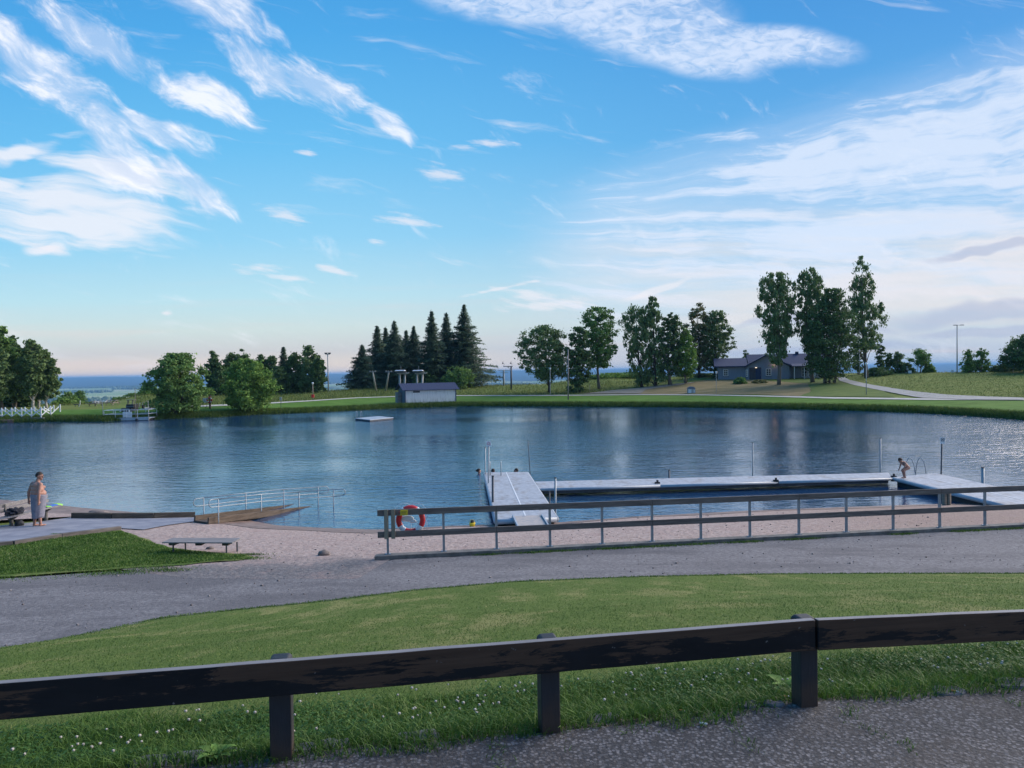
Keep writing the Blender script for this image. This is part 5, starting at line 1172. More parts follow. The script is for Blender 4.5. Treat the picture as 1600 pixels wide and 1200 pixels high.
# cabinet
p = G(1080, 615); t = thing('cable_cabinet', 'small pale grey utility cabinet with a peaked lid on the dry slope by the path', 'cabinet', tuple(p))
mb = MB(); mb.box((p.x, p.y, p.z+.38), (1.25, .7, .85)); mb.build('body', M['pole'], t, bevel=.03); mb = MB(); mb.hexa([p+Vector(v) for v in ((-.68,-.42,.81), (.68,-.42,.81), (.68,.42,.81), (-.68,.42,.81), (-.3,-.3,1.15), (.3,-.3,1.15), (.3,.3,1.15), (-.3,.3,1.15))]); mb.build('lid', M['bluegrey'], t)
mb = MB(); mb.box((p.x+.42, p.y-.365, p.z+.4), (.16, .02, .5)); mb.box((p.x-.3, p.y-.365, p.z+.4), (.5, .016, .6)); mb.build('door', M['white'], t)
# picnic tables
def picnic(px, Y, label, rz, s=1.0):
    p = at(px, Y); t = thing('picnic_table', label, 'picnic table', tuple(p), 'picnic tables at the left', rz)
    mb = MB(); mb.box((0, 0, .74), (1.7, .75, .05)); mb.build('tabletop', M['greywood'], t, world=False)
    for y in (-.68, .68): mb = MB(); mb.box((0, y, .44), (1.7, .26, .045)); mb.build('seat', M['greywood'], t, world=False)
    for x in (-.6, .6):
        mb = MB(); mb.beam((x, -.62, 0), (x, -.22, .71), .05, .09); mb.beam((x, .62, 0), (x, .22, .71), .05, .09); mb.beam((x+.05, -.78, .38), (x+.05, .78, .38), .04, .09); mb.build('leg', M['palewood'], t, world=False)
picnic(148.5, 112, 'left picnic table, seen end on, above the railed jetty', D2R(80)); picnic(175, 113, 'right picnic table, its top broadside on, above the railed jetty', D2R(-15))
p = at(121, 112); t = thing('garden_seat', 'small dark seat with a pale curved back on the lawn right of the bridge', 'seat', tuple(p))
mb = MB(); mb.box((p.x-.15, p.y, p.z+.35), (.7, .5, .1)); mb.build('seat', M['darkpole'], t); mb = MB(); mb.tube([p+Vector((.1,0,0)), p+Vector((.3,0,.35)), p+Vector((.35,0,.95))], .05, 6); mb.build('backrest', M['white'], t)
for sx_ in (-.4, .1): mb = MB(); mb.tube([p+Vector((sx_,0,-.1)), p+Vector((sx_,0,.32))], .04, 6); mb.build('leg', M['darkpole'], t)
p = at(228.5, 102); t = thing('park_bench', 'low dark bench on the lawn just right of the stepped black stand', 'bench', tuple(p))
mb = MB(); mb.box((p.x, p.y, p.z+.45), (1.4, .4, .06)); mb.build('seat', dk, t)
for s in (-.5, .5): mb = MB(); mb.box((p.x+s, p.y, p.z+.2), (.18, .35, .45)); mb.build('leg', M['black'], t)
# stand behind the jetty
p = at(200, 99); t = thing('lookout_stand', 'stepped black stand topped by a pale open frame behind the railed jetty', 'stand', tuple(p))
sc_ = 99/FPX
def bx(mb, x0, x1, y0, y1, d0, d1):
    a = PY(x0, y1, 99); b = PY(x1, y0, 99); mb.box(((a.x+b.x)/2, 99+(d0+d1)/2, (a.z+b.z)/2), (b.x-a.x, d1-d0, b.z-a.z))
mb = MB(); bx(mb, 192, 207, 637.5, 647, -.4, 1.6); bx(mb, 197, 208.5, 631.8, 637.3, .0, 1.4); mb.build('body', M['black'], t); mb = MB(); bx(mb, 197, 208.8, 634, 636, -.06, .0); mb.build('step', M['bluegrey'], t)
mb = MB(); bx(mb, 197.8, 199, 625.5, 631.8, .2, .35); bx(mb, 205.4, 206.6, 625.5, 631.8, .2, .35); bx(mb, 196.5, 208, 624.5, 625.6, .1, .9); mb.build('frame', M['palewood'], t)
mb = MB(); bx(mb, 191.2, 192.5, 640, 645.5, -.7, -.5); bx(mb, 204.8, 206.2, 640, 645, -.7, -.5); mb.build('bollard', M['white'], t)
p = at(221, 104); t = thing('bicycle_rack', 'tangle of pale bent tubes standing right of the black stand', 'rack', tuple(p)); mb = MB()
for k in range(4): mb.tube([p+Vector((-.75+k*.4,0,0)), p+Vector((-.65+k*.42,0,.6+.12*k)), p+Vector((-.35+k*.4,.1,.7)), p+Vector((-.45+k*.4,.1,0))], .035, 6)
mb.build('hoops', M['pole'], t)
p = at(289.5, 103); t = thing('litter_bin', 'blue and white bin half hidden at the right side of the big dark willow', 'bin', tuple(p)); mb = MB(); mb.tube([p, p+Vector((0,0,.65))], [.26,.33], 12); mb.build('body', M['white'], t, smooth=True); mb = MB(); mb.tube([p+Vector((0,0,.66)), p+Vector((0,0,.95)), p+Vector((0,0,1.15))], [.36,.36,.2], 12); mb.build('lid', mat('blue_plastic', [(.03,.08,.22), (.05,.11,.28)], 3), t, smooth=True)
# railed jetty
def jetty():
    Yj = 93.6; X0 = PY(162, 660, Yj).x; X1 = PY(231, 660, Yj).x; W = X1-X0; t = thing('railed_jetty', 'floating jetty with pale railings and tall thin poles at the left bank', 'jetty', (X0, Yj, 0), rz=D2R(4)); Dp = 2.6
    mb = MB(); mb.box((W/2, Dp/2, .30), (W, Dp, .12)); mb.box((W/2, -.03, .22), (W, .06, .34)); mb.build('deck', M['pontoon'], t, world=False)
    mb = MB(); mb.box((W/2, Dp/2, .08), (W-.3, Dp-.3, .3)); mb.build('hull', M['black'], t, world=False)
    for y, n in ((.02, 5), (Dp-.05, 5)):
        xs_ = np.linspace(.05, W-.05, n)
        for x in xs_: mb = MB(); mb.tube([(x, y, .3), (x, y, 1.35)], .032, 6); mb.build('rail_post', M['white'], t, world=False)
        for z in (.82, 1.33):
            if y > 1: mb = MB(); mb.tube([(.05, y, z), (W*.38, y, z)], .032, 6); mb.tube([(W*.62, y, z), (W-.05, y, z)], .032, 6); mb.build('rail', M['white'], t, world=False)
            else: mb = MB(); mb.tube([(.05, y, z), (W-.05, y, z)], .036, 6); mb.build('rail', M['white'], t, world=False)
    for x in (.05, W-.05):
        for z in (.82, 1.33): mb = MB(); mb.tube([(x, .02, z), (x, Dp-.05, z)], .03, 6); mb.build('rail', M['white'], t, world=False)
    mb = MB(); mb.hexa([(W*.42, Dp, .3), (W*.58, Dp, .3), (W*.58, Dp+3, .5), (W*.42, Dp+3, .5), (W*.42, Dp, .38), (W*.58, Dp, .38), (W*.58, Dp+3, .58), (W*.42, Dp+3, .58)]); mb.build('gangway', M['pontoon'], t, world=False)
    mb = MB(); mb.box((W*.5, .3, .75), (W*.2, .04, .7)); mb.build('panel', M['white'], t, world=False)
    for x, h_ in ((.0, 2.55), (W*.72, 4.0), (W, 2.5)):
        mb = MB(); mb.tube([(x, -.08, -.8), (x-.05, -.08, h_)], .035, 6); mb.build('tall_pole', M['palewood'] if h_ > 3 else M['pole'], t, world=False)
    for x in (W*.27, W*.73): mb = MB(); mb.ball((x, -.12, .1), .17, 8, 6); mb.build('fender', M['black'], t, world=False, smooth=True)
jetty()
# white bridge
def bridge():
    Yb = 94.2; t = thing('white_bridge', 'white footbridge with cross-braced railings at the left edge', 'bridge', tuple(PY(2, 655, Yb)))
    zt = .62
    def rail(ptsx, yoff, lift):
        P = []
        for i, px in enumerate(ptsx):
            Y = Yb+yoff+max(0, (px-64))*.10; X = ray(px, 640).x*Y; P.append(Vector((X, Y, zt+lift[i])))
        for p in P:
            mb = MB(); mb.box((p.x, p.y, p.z+.45), (.12, .10, 1.3)); mb.hexa([(p.x+x, p.y+y, p.z+1.1) for x, y in ((-.08,-.06), (.08,-.06), (.08,.06), (-.08,.06))]+[(p.x+x, p.y+y, p.z+1.2) for x, y in ((-.01,-.01), (.01,-.01), (.01,.01), (-.01,.01))]); mb.build('railing_post', M['white'], t)
        for i, (a, b) in enumerate(zip(P[:-1], P[1:])):
            if b.x < a.x: continue
            mb = MB(); d = Vector((.08, 0, 0)); last = i == len(P)-2 and lift[-1] > .1
            mb.beam(a+d+Vector((0,0,.16)), b-d+Vector((0,0,.95)), .05, .11)
            if not last: mb.beam(a+d+Vector((0,.055,.95)), b-d+Vector((0,.055,.16)), .05, .11)
            mb.build('cross_brace', M['white'], t)
    rail([-29, -13.5, 2.5, 18, 33.5, 49, 64, 79, 94], 0, [0, 0, 0, 0, 0, 0, .05, .12, .25])
    rail([-24, -8, 8, 23.5, 39, 54, 69, 84], 2.4, [0]*7+[.1])
    a = PY(-60, 655, Yb); b = PY(70, 655, Yb); mb = MB(); mb.box(((a.x+b.x)/2, Yb+1.1, zt-.16), (b.x-a.x, 2.7, .2)); mb.build('deck', M['greywood'], t)
    mb = MB(); a = PY(-60, 655, Yb); b = PY(28, 655, Yb)
    V = MB(); V.box(((a.x+b.x)/2, Yb-.35, .15), (b.x-a.x, 1.2, .52)); V.build('abutment', mat('red_stone', [(.12,.07,.055), (.20,.12,.095), (.26,.17,.14)], 1.6, 7, .9, .9, 5, .1), t, bevel=.12)
bridge()
# town on the plain
def town():
    rng = np.random.default_rng(4); wm = mat('far_wall', [(.5,.5,.5), (.7,.7,.7)], .01, 2, .9, 0); rm = mat('far_roof', [(.16,.12,.11), (.26,.22,.21)], .01, 2, .9, 0)
    spots = [(rng.uniform(128, 176), rng.uniform(2350, 3100)) for _ in range(22)]+[(x, rng.uniform(2600, 3300)) for x in (520, 526, 531, 538, 545, 750, 905, 910)]
    for px, Y in spots:
        d = ray(px, 600); X = d.x*Y; z = H(X, Y); L_ = rng.uniform(14, 30); w_ = rng.uniform(8, 12); h_ = rng.uniform(4, 8); left = px < 200
        t = thing('far_house', 'tiny pale house in the town far below at the left' if left else 'tiny pale farmhouse on the hazy plain beyond the ridge', 'house', (X, Y, z-1), 'houses of the far town' if left else 'far farmhouses', rng.uniform(-.6, .6))
        mb = MB(); mb.box((0, 0, h_/2), (L_, w_, h_+1)); mb.build('wall', wm, t, world=False)
        mb = MB(); mb.add([(-L_/2-.6, -w_/2-.6, h_+.3), (L_/2+.6, -w_/2-.6, h_+.3), (L_/2+.6, w_/2+.6, h_+.3), (-L_/2-.6, w_/2+.6, h_+.3), (-L_/2-.6, 0, h_+4), (L_/2+.6, 0, h_+4)], [(3,2,1,0), (0,1,5,4), (2,3,4,5), (0,4,3), (1,2,5)]); mb.build('roof', rm if rng.uniform() < .6 else wm, t, world=False)
town()
def far_woods():
    rng = np.random.default_rng(8); V = []; F = []; n = 0
    ico = [(0,0,1), (.89,0,.45), (.28,.85,.45), (-.72,.53,.45), (-.72,-.53,.45), (.28,-.85,.45), (.72,.53,-.3), (-.28,.85,-.3), (-.89,0,-.3), (-.28,-.85,-.3), (.72,-.53,-.3)]
    fc = [(0,1,2), (0,2,3), (0,3,4), (0,4,5), (0,5,1), (1,6,2), (2,7,3), (3,8,4), (4,9,5), (5,10,1), (2,6,7), (3,7,8), (4,8,9), (5,9,10), (1,10,6)]
    pts = []
    for k in range(46):                                # strips of wood
        u0 = rng.uniform(-.75, .75); Y0 = 1500*(5.2**rng.uniform(0, 1)); L_ = rng.uniform(150, 900); w_ = rng.uniform(25, 120)
        for _ in range(int(L_*.42)): pts.append((u0*Y0+rng.uniform(-.5, .5)*L_, Y0+rng.normal()*w_, rng.uniform(8, 15)))
    for _ in range(2200):
        Y = rng.uniform(420, 1300); pts.append((rng.uniform(-.8, .8)*Y, Y, rng.uniform(5, 10)))
    P = np.array(pts); Z = height(P[:, 0], P[:, 1]); ic = np.array(ico)
    S = np.stack([P[:, 2]*rng.uniform(.6, 1, len(P)), P[:, 2]*.7, P[:, 2]], 1)
    Vv = (ic[None]*S[:, None]+np.stack([P[:, 0], P[:, 1], Z+P[:, 2]*.5], 1)[:, None]+rng.normal(size=(len(P), 11, 3))*1.2).reshape(-1, 3)
    Ff = (np.array(fc)[None]+(np.arange(len(P))*11)[:, None, None]).reshape(-1, 3)
    o = mesh_obj('far_woods', Vv, Ff, leafmat('far_leaf', (.012,.022,.012), (.022,.036,.018), (.035,.05,.024), 0)); tag(o, kind='stuff')
far_woods()
# ---------------------------------------------------------------- people
def skinmat(name, c):
    return mat(name, [tuple(v*.82 for v in c), c, (min(1, c[0]*1.12), c[1]*1.05, c[2]*1.02)], 6, 4, .6, .1, 30, .003)
SK1 = skinmat('skin_tan', (.35,.18,.135)); SK2 = skinmat('skin_child', (.34,.165,.125)); HAIR = mat('dark_hair', [(.010,.007,.006), (.03,.02,.016)], 30, 4, .8, .5, 60, .01)
def rcone(b, p0, r0, p1, r1, n=14, k=1.0):
    p0 = Vector(p0); p1 = Vector(p1); b.ball(p0, r0, n, 9); b.ball(p1, r1, n, 9); b.tube([p0, p0.lerp(p1, .5), p1], [r0, (r0+r1)/2*k, r1], n)
def body(build_fn, name, m_, parent, vox):
    b = MB(); build_fn(b); o = b.build(name, m_, parent, world=False, smooth=True)
    r = o.modifiers.new('union', 'REMESH'); r.mode = 'VOXEL'; r.voxel_size = vox; r.use_smooth_shade = True
    s = o.modifiers.new('smooth', 'SMOOTH'); s.factor = .5; s.iterations = 4
    return o
def head(b, c, s=1.0, f=Vector((1, 0, 0))):
    """c = centre of the skull, f = direction of the face"""
    f = Vector(f).normalized(); l = Vector((0,0,1)).cross(f).normalized(); u = f.cross(l); c = Vector(c)
    b.ball(c+u*.015*s, (.088*s, .088*s, .108*s), 16, 11); b.ball(c-f*.028*s+u*.02*s, .086*s, 14, 10)
    rcone(b, c-u*.045*s+f*.02*s, .066*s, c-u*.085*s+f*.048*s, .038*s)
    rcone(b, c+f*.088*s+u*.015*s, .010*s, c+f*.108*s-u*.022*s, .015*s, 8)              # nose
    b.ball(c+f*.088*s-u*.052*s, (.018*s, .018*s, .010*s), 8, 6)                          # mouth
    b.ball(c+f*.078*s+u*.034*s, (.03*s, .03*s, .014*s), 8, 6)                            # brow
    for q in (-1, 1): b.ball(c+l*q*.09*s-f*.005*s-u*.005*s, (.018*s, .012*s, .032*s), 8, 6)
    return f, l, u
def hair(c, s, f, parent, m_=HAIR, long=False, bun=False):
    f = Vector(f).normalized(); l = Vector((0,0,1)).cross(f).normalized(); u = f.cross(l); c = Vector(c); b = MB(); bm = []
    n, k = 18, 10
    for i in range(k+1):
        t = (math.pi*.60)*i/k
        for j in range(n):
            a = 2*math.pi*j/n; back = -math.cos(a); tt = t*(1.0 if back > -.1 else .68); r = s*(.112+.005*mnoise.noise(Vector((i, j, 3))*.9))
            b.V.append(tuple(c-f*.022*s+u*.022*s+(f*math.cos(a)*math.sin(tt)*1.02+l*math.sin(a)*math.sin(tt)*.93+u*math.cos(tt)*1.08)*r))
    for i in range(k):
        for j in range(n): b.F.append((i*n+j, (i+1)*n+j, (i+1)*n+(j+1) % n, i*n+(j+1) % n))
    if bun: b.ball(c-f*.13*s+u*.03*s, .05*s, 10, 7)
    o = b.build('hair', m_, parent, world=False, smooth=True); sm = o.modifiers.new('t', 'SOLIDIFY'); sm.thickness = .018*s; return o
def eyes(c, s, f, parent):
    f = Vector(f).normalized(); l = Vector((0,0,1)).cross(f).normalized(); u = f.cross(l); c = Vector(c)
    for q in (-1, 1): b = MB(); b.ball(c+f*.086*s+l*q*.032*s+u*.012*s, .011*s, 8, 6); b.build('eye', HAIR, parent, world=False, smooth=True)
def hand(b, w, d, s=1.0, side=1, curl=.5):
    """w wrist, d pointing direction, side = thumb side along local x"""
    w = Vector(w); d = Vector(d).normalized(); t = Vector((1, 0, 0)); t = (t-d*t.dot(d)).normalized(); n = d.cross(t)*side
    rcone(b, w, .024*s, w+d*.045*s, .026*s, 10)
    for q in (-1, -.33, .33, 1): b.ball(w+d*.06*s+t*q*.026*s, (.016*s,)*3, 8, 6)
    for q, L_ in ((-1.1, .058), (-.38, .072), (.36, .076), (1.08, .068)):
        a = w+d*.075*s+t*q*.026*s; m_ = a+(d*.9+n*curl*.5).normalized()*L_*.55*s; e = m_+(d*.5+n*curl*1.3).normalized()*L_*.5*s
        rcone(b, a, .0098*s, m_, .0092*s, 8); rcone(b, m_, .0092*s, e, .008*s, 8)
    a = w+d*.02*s+t*.028*s; m_ = a+(t*.8+d*.7).normalized()*.038*s; rcone(b, a, .013*s, m_, .011*s, 8); rcone(b, m_, .011*s, m_+(d+t*.2+n*.3).normalized()*.03*s, .0095*s, 8)
def foot(b, a, s=1.0):
    a = Vector(a); rcone(b, a, .042*s, a+Vector((-.02*s, 0, -.035*s)), .036*s); rcone(b, a+Vector((-.03*s, 0, -.045*s)), .032*s, a+Vector((.13*s, 0, -.058*s)), .026*s)
    b.ball(a+Vector((.12*s, 0, -.058*s)), (.05*s, .046*s, .024*s), 10, 7)
    for k in range(5): b.ball(a+Vector((.165*s-.006*s*k, (-.034+.017*k)*s, -.066*s)), (.018*s, .010*s, .012*s), 8, 5)
def man():
    p = G(60, 823.5); p.z += .03; t = thing('person', 'bare-chested heavy man with a grey towel round his waist, standing barefoot on the concrete walk', 'person', tuple(p), rz=D2R(60))
    hc = Vector((.075, -.03, 1.655)); hf = Vector((.45, -.88, -.04))
    def fn(b):
        for q in (-1, 1):
            hip = Vector((-.02, q*.105, .90)); kn = Vector((0, q*.11, .50)); an = Vector((-.03+(.05 if q < 0 else -.04), q*.10, .09))
            rcone(b, hip, .115, kn, .068); rcone(b, kn, .066, kn.lerp(an, .35)+Vector((-.02,0,0)), .062); rcone(b, kn.lerp(an, .35)+Vector((-.02,0,0)), .062, an, .042); foot(b, an)
            sh = Vector((-.02, q*.225, 1.395)); el = Vector((-.12, q*.31, 1.12)); wr = Vector((-.13, q*.30, .87))
            rcone(b, sh, .075, el, .048, k=1.05); rcone(b, el, .048, wr, .030, k=1.08); hand(b, wr, (.04, 0, -1), 1.05, q, .5)
            b.ball((.125, q*.10, 1.285), (.075, .085, .06), 12, 9)
        b.ball((-.02, 0, .95), (.17, .20, .15), 18, 12); b.ball((.065, 0, 1.08), (.20, .205, .15), 18, 12)
        b.ball((.0, 0, 1.22), (.185, .225, .18), 18, 12); b.ball((-.01, 0, 1.35), (.15, .225, .12), 18, 12); b.ball((-.04, 0, 1.12), (.17, .225, .14), 18, 12)
        rcone(b, (-.01, .13, 1.42), .06, (-.01, -.13, 1.42), .06); rcone(b, (0, 0, 1.42), .075, (.045, -.01, 1.58), .062); head(b, hc, 1.05, hf)
    body(fn, 'body', SK1, t, .011); hair(hc, 1.04, hf, t); eyes(hc, 1.05, hf, t)
    n, k = 40, 16; V = []; F = []
    for i in range(k+1):
        q = i/k; z = 1.045-.765*q; rx = .222-.055*q; ry = .236-.085*q
        for j in range(n):
            a = 2*math.pi*j/n; w_ = 1+.035*math.sin(a*7+q*2)*q+.02*math.sin(a*13+1)*q; V.append((.03-.03*q+rx*w_*math.cos(a), ry*w_*math.sin(a), z-.035*math.cos(a)*(1-q)+.02*math.sin(a*3)*q))
    for i in range(k):
        for j in range(n): F.append((i*n+j, i*n+(j+1) % n, (i+1)*n+(j+1) % n, (i+1)*n+j))
    o = mesh_obj('towel', V, F, mat('towel_grey', [(.13,.13,.175), (.19,.19,.24), (.23,.23,.28)], 9, 6, .95, .7, 40, .01), t, world=False, smooth=True); s = o.modifiers.new('t', 'SOLIDIFY'); s.thickness = .014
    b = MB(); b.tube([(.04+.226*math.cos(a), .232*math.sin(a), 1.045-.035*math.cos(a)) for a in np.linspace(0, 6.283, 33)], .016, 6); b.build('towel_hem', o.data.materials[0], t, world=False, smooth=True)
man()
def boy():
    p = PZ(1412.5, 747.5, ZD); t = thing('person', 'boy in dark swim briefs bending forward with bent knees on the right pier', 'person', tuple(p), rz=D2R(192))
    hc = Vector((.185, 0, .80)); hf = Vector((.8, 0, -.62))
    def fn(b):
        for q in (-1, 1):
            hip = Vector((-.19, q*.062, .47)); kn = Vector((.06+.03*q, q*.085, .36)); an = Vector((-.03+.03*q, q*.075, .085))
            rcone(b, hip, .07, kn, .047); rcone(b, kn, .046, kn.lerp(an, .35)-Vector((.012,0,0)), .043); rcone(b, kn.lerp(an, .35)-Vector((.012,0,0)), .043, an, .028); foot(b, an, .78)
            sh = Vector((.03, q*.125, .70)); el = Vector((.07, q*.15, .53)); wr = Vector((.15, q*.11, .41))
            rcone(b, sh, .042, el, .031); rcone(b, el, .031, wr, .022); hand(b, wr, (.45, 0, -.9), .75, q, .5)
        rcone(b, (-.19, 0, .48), .092, (-.09, 0, .59), .092); rcone(b, (-.09, 0, .59), .092, (.02, 0, .68), .098); rcone(b, (.02, .07, .70), .06, (.02, -.07, .70), .06)
        rcone(b, (.04, 0, .71), .044, (.14, 0, .76), .04); head(b, hc, .86, hf)
    body(fn, 'body', SK2, t, .009); hair(hc, .87, hf, t, mat('brown_hair', [(.03,.015,.01), (.07,.035,.022)], 30, 4, .8, .5, 60, .01)); eyes(hc, .86, hf, t)
    b = MB(); b.ball((-.185, 0, .485), (.118, .112, .085), 16, 10); b.build('swim_briefs', M['black'], t, world=False, smooth=True)
boy()
def swimmer(px, py, f, label, arm=None, bun=False, low=0.0):
    p = PZ(px, py, 0); t = thing('person', label, 'person', tuple(p)); hc = Vector((0, 0, .13-low)); f = Vector(f)
    def fn(b):
        head(b, hc, 1.0, f); rcone(b, hc+Vector((-.0, 0, -.08)), .055, hc+Vector((-f.x*.03, -f.y*.03, -.2)), .06)
        l = Vector((-f.y, f.x, 0)).normalized(); c = hc+Vector((-f.x*.05, -f.y*.05, -.26)); rcone(b, c-l*.16, .07, c+l*.16, .07); rcone(b, c, .13, c+Vector((-f.x*.1, -f.y*.1, -.4)), .12)
        for q in (-1, 1):
            if arm and q == arm: el = c+l*q*.16+f*.22+Vector((0,0,.07)); w_ = el+f*.22+Vector((0,0,-.0))
            else: el = c+l*q*.2+f*.12+Vector((0,0,-.2)); w_ = el+f*.2+Vector((0,0,-.05))
            rcone(b, c+l*q*.17, .055, el, .04); rcone(b, el, .04, w_, .028); hand(b, w_, f, .9, q, .2)
    body(fn, 'body', SK1, t, .012); hair(hc, 1.03, f, t, bun=bun); return t
swimmer(748.5, 740, (.9, .3, 0), 'swimmer with dark tied-back hair in the water left of the first pier', arm=-1, bun=True)
swimmer(770.5, 739.5, (.1, 1, 0), 'swimmer seen from behind as a round dark head between the ladder rails', low=.02)
swimmer(806, 738, (-.95, -.1, .2), 'swimmer facing left beyond the far end of the first pier', low=.05)

# ---------------------------------------------------------------- grass
def grassmat(name, stops):
    m = bpy.data.materials.new(name); m.use_nodes = True; w = NT(m.node_tree); bs = w.n['Principled BSDF']; g = w.new('ShaderNodeNewGeometry'); tc = w.new('ShaderNodeTexCoord').outputs['Object']
    f = w.m('ADD', w.m('MULTIPLY', g.outputs['Random Per Island'], .6), w.m('MULTIPLY', w.noise(w.map(tc, scale=(.7, 1, 1)), 1.1, 5, .68), 1.1)); f = w.m('SUBTRACT', f, .36, clamp=True)
    col = w.ramp(f, stops); w.l.new(col, bs.inputs['Base Color']); bs.inputs['Roughness'].default_value = .6; bs.inputs['Specular IOR Level'].default_value = .25
    tr = w.new('ShaderNodeBsdfTranslucent'); w.l.new(col, tr.inputs[0]); mx = w.new('ShaderNodeMixShader'); mx.inputs[0].default_value = .3; w.l.new(bs.outputs[0], mx.inputs[1]); w.l.new(tr.outputs[0], mx.inputs[2]); w.l.new(mx.outputs[0], w.n['Material Output'].inputs[0])
    return m
GM1 = grassmat('grass_blades', [(.1, (.035,.075,.015)), (.45, (.075,.14,.025)), (.72, (.13,.20,.045)), (.84, (.30,.31,.12)), (.95, (.42,.37,.20))])
GM2 = grassmat('lush_blades', [(.1, (.028,.07,.012)), (.5, (.065,.14,.022)), (.8, (.12,.21,.04)), (.97, (.27,.30,.11))])
GM3 = grassmat('meadow_blades', [(.1, (.05,.085,.018)), (.5, (.10,.14,.03)), (.8, (.18,.20,.06)), (.95, (.30,.24,.11))])
GM4 = grassmat('bank_blades', [(.1, (.045,.085,.015)), (.5, (.09,.155,.028)), (.85, (.16,.22,.055))])
STR = grassmat('straw', [(.2, (.16,.12,.075)), (.6, (.30,.24,.16)), (.9, (.42,.37,.28))])
def blades(name, X, Y, hlo, hhi, wd, m_, off=0.0, bend=.5, label=None, Z=None, flat=False, kind='stuff'):
    n = len(X); r = RNG; Zb = (height(X, Y) if Z is None else Z)+off-.004; a = r.uniform(0, 6.283, n); h = r.uniform(hlo, hhi, n); w_ = wd*r.uniform(.6, 1.3, n); wa = r.uniform(0, 6.283, n)
    wx, wy = np.cos(wa)*w_/2, np.sin(wa)*w_/2; bx_, by_ = np.cos(a), np.sin(a); be = h*bend*r.uniform(.2, 1.5, n)
    up = h*(0.12 if flat else 1)
    B = np.stack([X, Y, Zb], 1); Wv = np.stack([wx, wy, np.zeros(n)], 1); m1 = B+np.stack([bx_*be*.3, by_*be*.3, up*.55], 1); tp = B+np.stack([bx_*be, by_*be, up*(1-.18*bend)], 1)
    V = np.stack([B-Wv, B+Wv, m1+Wv*.8, m1-Wv*.8, tp+Wv*.12, tp-Wv*.12], 1).reshape(-1, 3); i = np.arange(n)*6
    F = np.concatenate([np.stack([i, i+1, i+2, i+3], 1), np.stack([i+3, i+2, i+4, i+5], 1)])
    o = mesh_obj(name, V, F, m_); tag(o, kind=kind); return o
def sample(n, y0, y1, fx=.74, px_=.9, pw=1.0):
    Y = y0+(y1-y0)*RNG.uniform(0, 1, n)**pw; X = RNG.uniform(-1, 1, n)*(fx*Y+px_); return X, Y
def pnoise(X, Y, s, seed=0):
    return np.array([mnoise.noise(Vector((x*s, y*s, seed))) for x, y in zip(X, Y)])
def lawn_ok(X, Y, marg=0.03): return (Y > Yfg(X)-.15) & (Y < Yl(X)-marg)
# tall lush fringe under the barrier
X, Y = sample(130000, 2.9, 5.1); nz = pnoise(X, Y, 1.8, 2); ok = lawn_ok(X, Y) & (Y-Yfg(X) > .09*RNG.uniform(0, 1, len(X))**2+.13*nz-.09)
X, Y, nz = X[ok], Y[ok], nz[ok]; dd = Y-Yfg(X)
k = dd < 1.0+.3*nz
blades('verge_grass', X[k], Y[k], .03, .085, .0048, GM2, bend=.9); blades('lawn_grass', X[~k], Y[~k], .02, .05, .0042, GM1, bend=.7)
X, Y = sample(125000, 5.0, 9.2); ok = lawn_ok(X, Y); blades('lawn_grass', X[ok], Y[ok], .02, .048, .007, GM1, bend=.7)
X, Y = sample(120000, 9.0, 16.5, pw=.9); ok = lawn_ok(X, Y); blades('lawn_grass', X[ok], Y[ok], .02, .045, .011, GM1, bend=.7)
# clover leaves: small rounded leaves low in the fringe
def clover():
    X, Y = sample(60000, 2.9, 4.9); nz = pnoise(X, Y, 1.3, 7); dd = Y-Yfg(X); ok = (dd > .16) & (dd < 1.0) & (nz+RNG.normal(size=len(X))*.12 > -.02); X, Y = X[ok], Y[ok]; n = len(X); Z = height(X, Y)+RNG.uniform(.015, .06, n)
    tl = RNG.normal(size=(n, 3))*.35; tl[:, 2] = 1; tl /= np.linalg.norm(tl, axis=1)[:, None]; a = np.cross(tl, RNG.normal(size=(n, 3))); a /= np.linalg.norm(a, axis=1)[:, None]; b = np.cross(tl, a); c = np.stack([X, Y, Z], 1); s = RNG.uniform(.006, .011, n)[:, None]
    V = np.stack([c+a*s, c+b*s*.8, c-a*s, c-b*s*.8], 1).reshape(-1, 3); o = mesh_obj('clover_leaves', V, np.arange(4*n).reshape(n, 4), grassmat('clover', [(.1, (.025,.07,.014)), (.6, (.05,.125,.022)), (.95, (.09,.17,.04))])); tag(o, kind='stuff')
    # flower heads
    V = []; F = []; mb = MB(); cs = []
    while len(cs) < 150:
        x = random.uniform(-2.6, 3.6); y = Yfg(x)+random.uniform(.12, .95)**1.0
        if mnoise.noise(Vector((x*1.6, y*1.6, 21)))+random.gauss(0, .18) > .02: cs.append((x, float(y)))
    for x, y in cs:
        z = H(x, y)+random.uniform(.055, .10); r = random.uniform(.0045, .008)
        mb.ball((x, y, z), (r, r, r*.85), 6, 5)
        for k in range(7):
            a = k*.9; mb.add([(x+r*.5*math.cos(a), y+r*.5*math.sin(a), z), (x+r*1.35*math.cos(a), y+r*1.35*math.sin(a), z+r*random.uniform(-.3, .9)), (x+r*.8*math.cos(a+.6), y+r*.8*math.sin(a+.6), z+r*.6)], [(0,1,2)])
    o = mb.build('clover_flowers', mat('clover_white', [(.36,.32,.28), (.52,.49,.44)], 60, 2, .8, 0)); tag(o, kind='stuff')
clover()
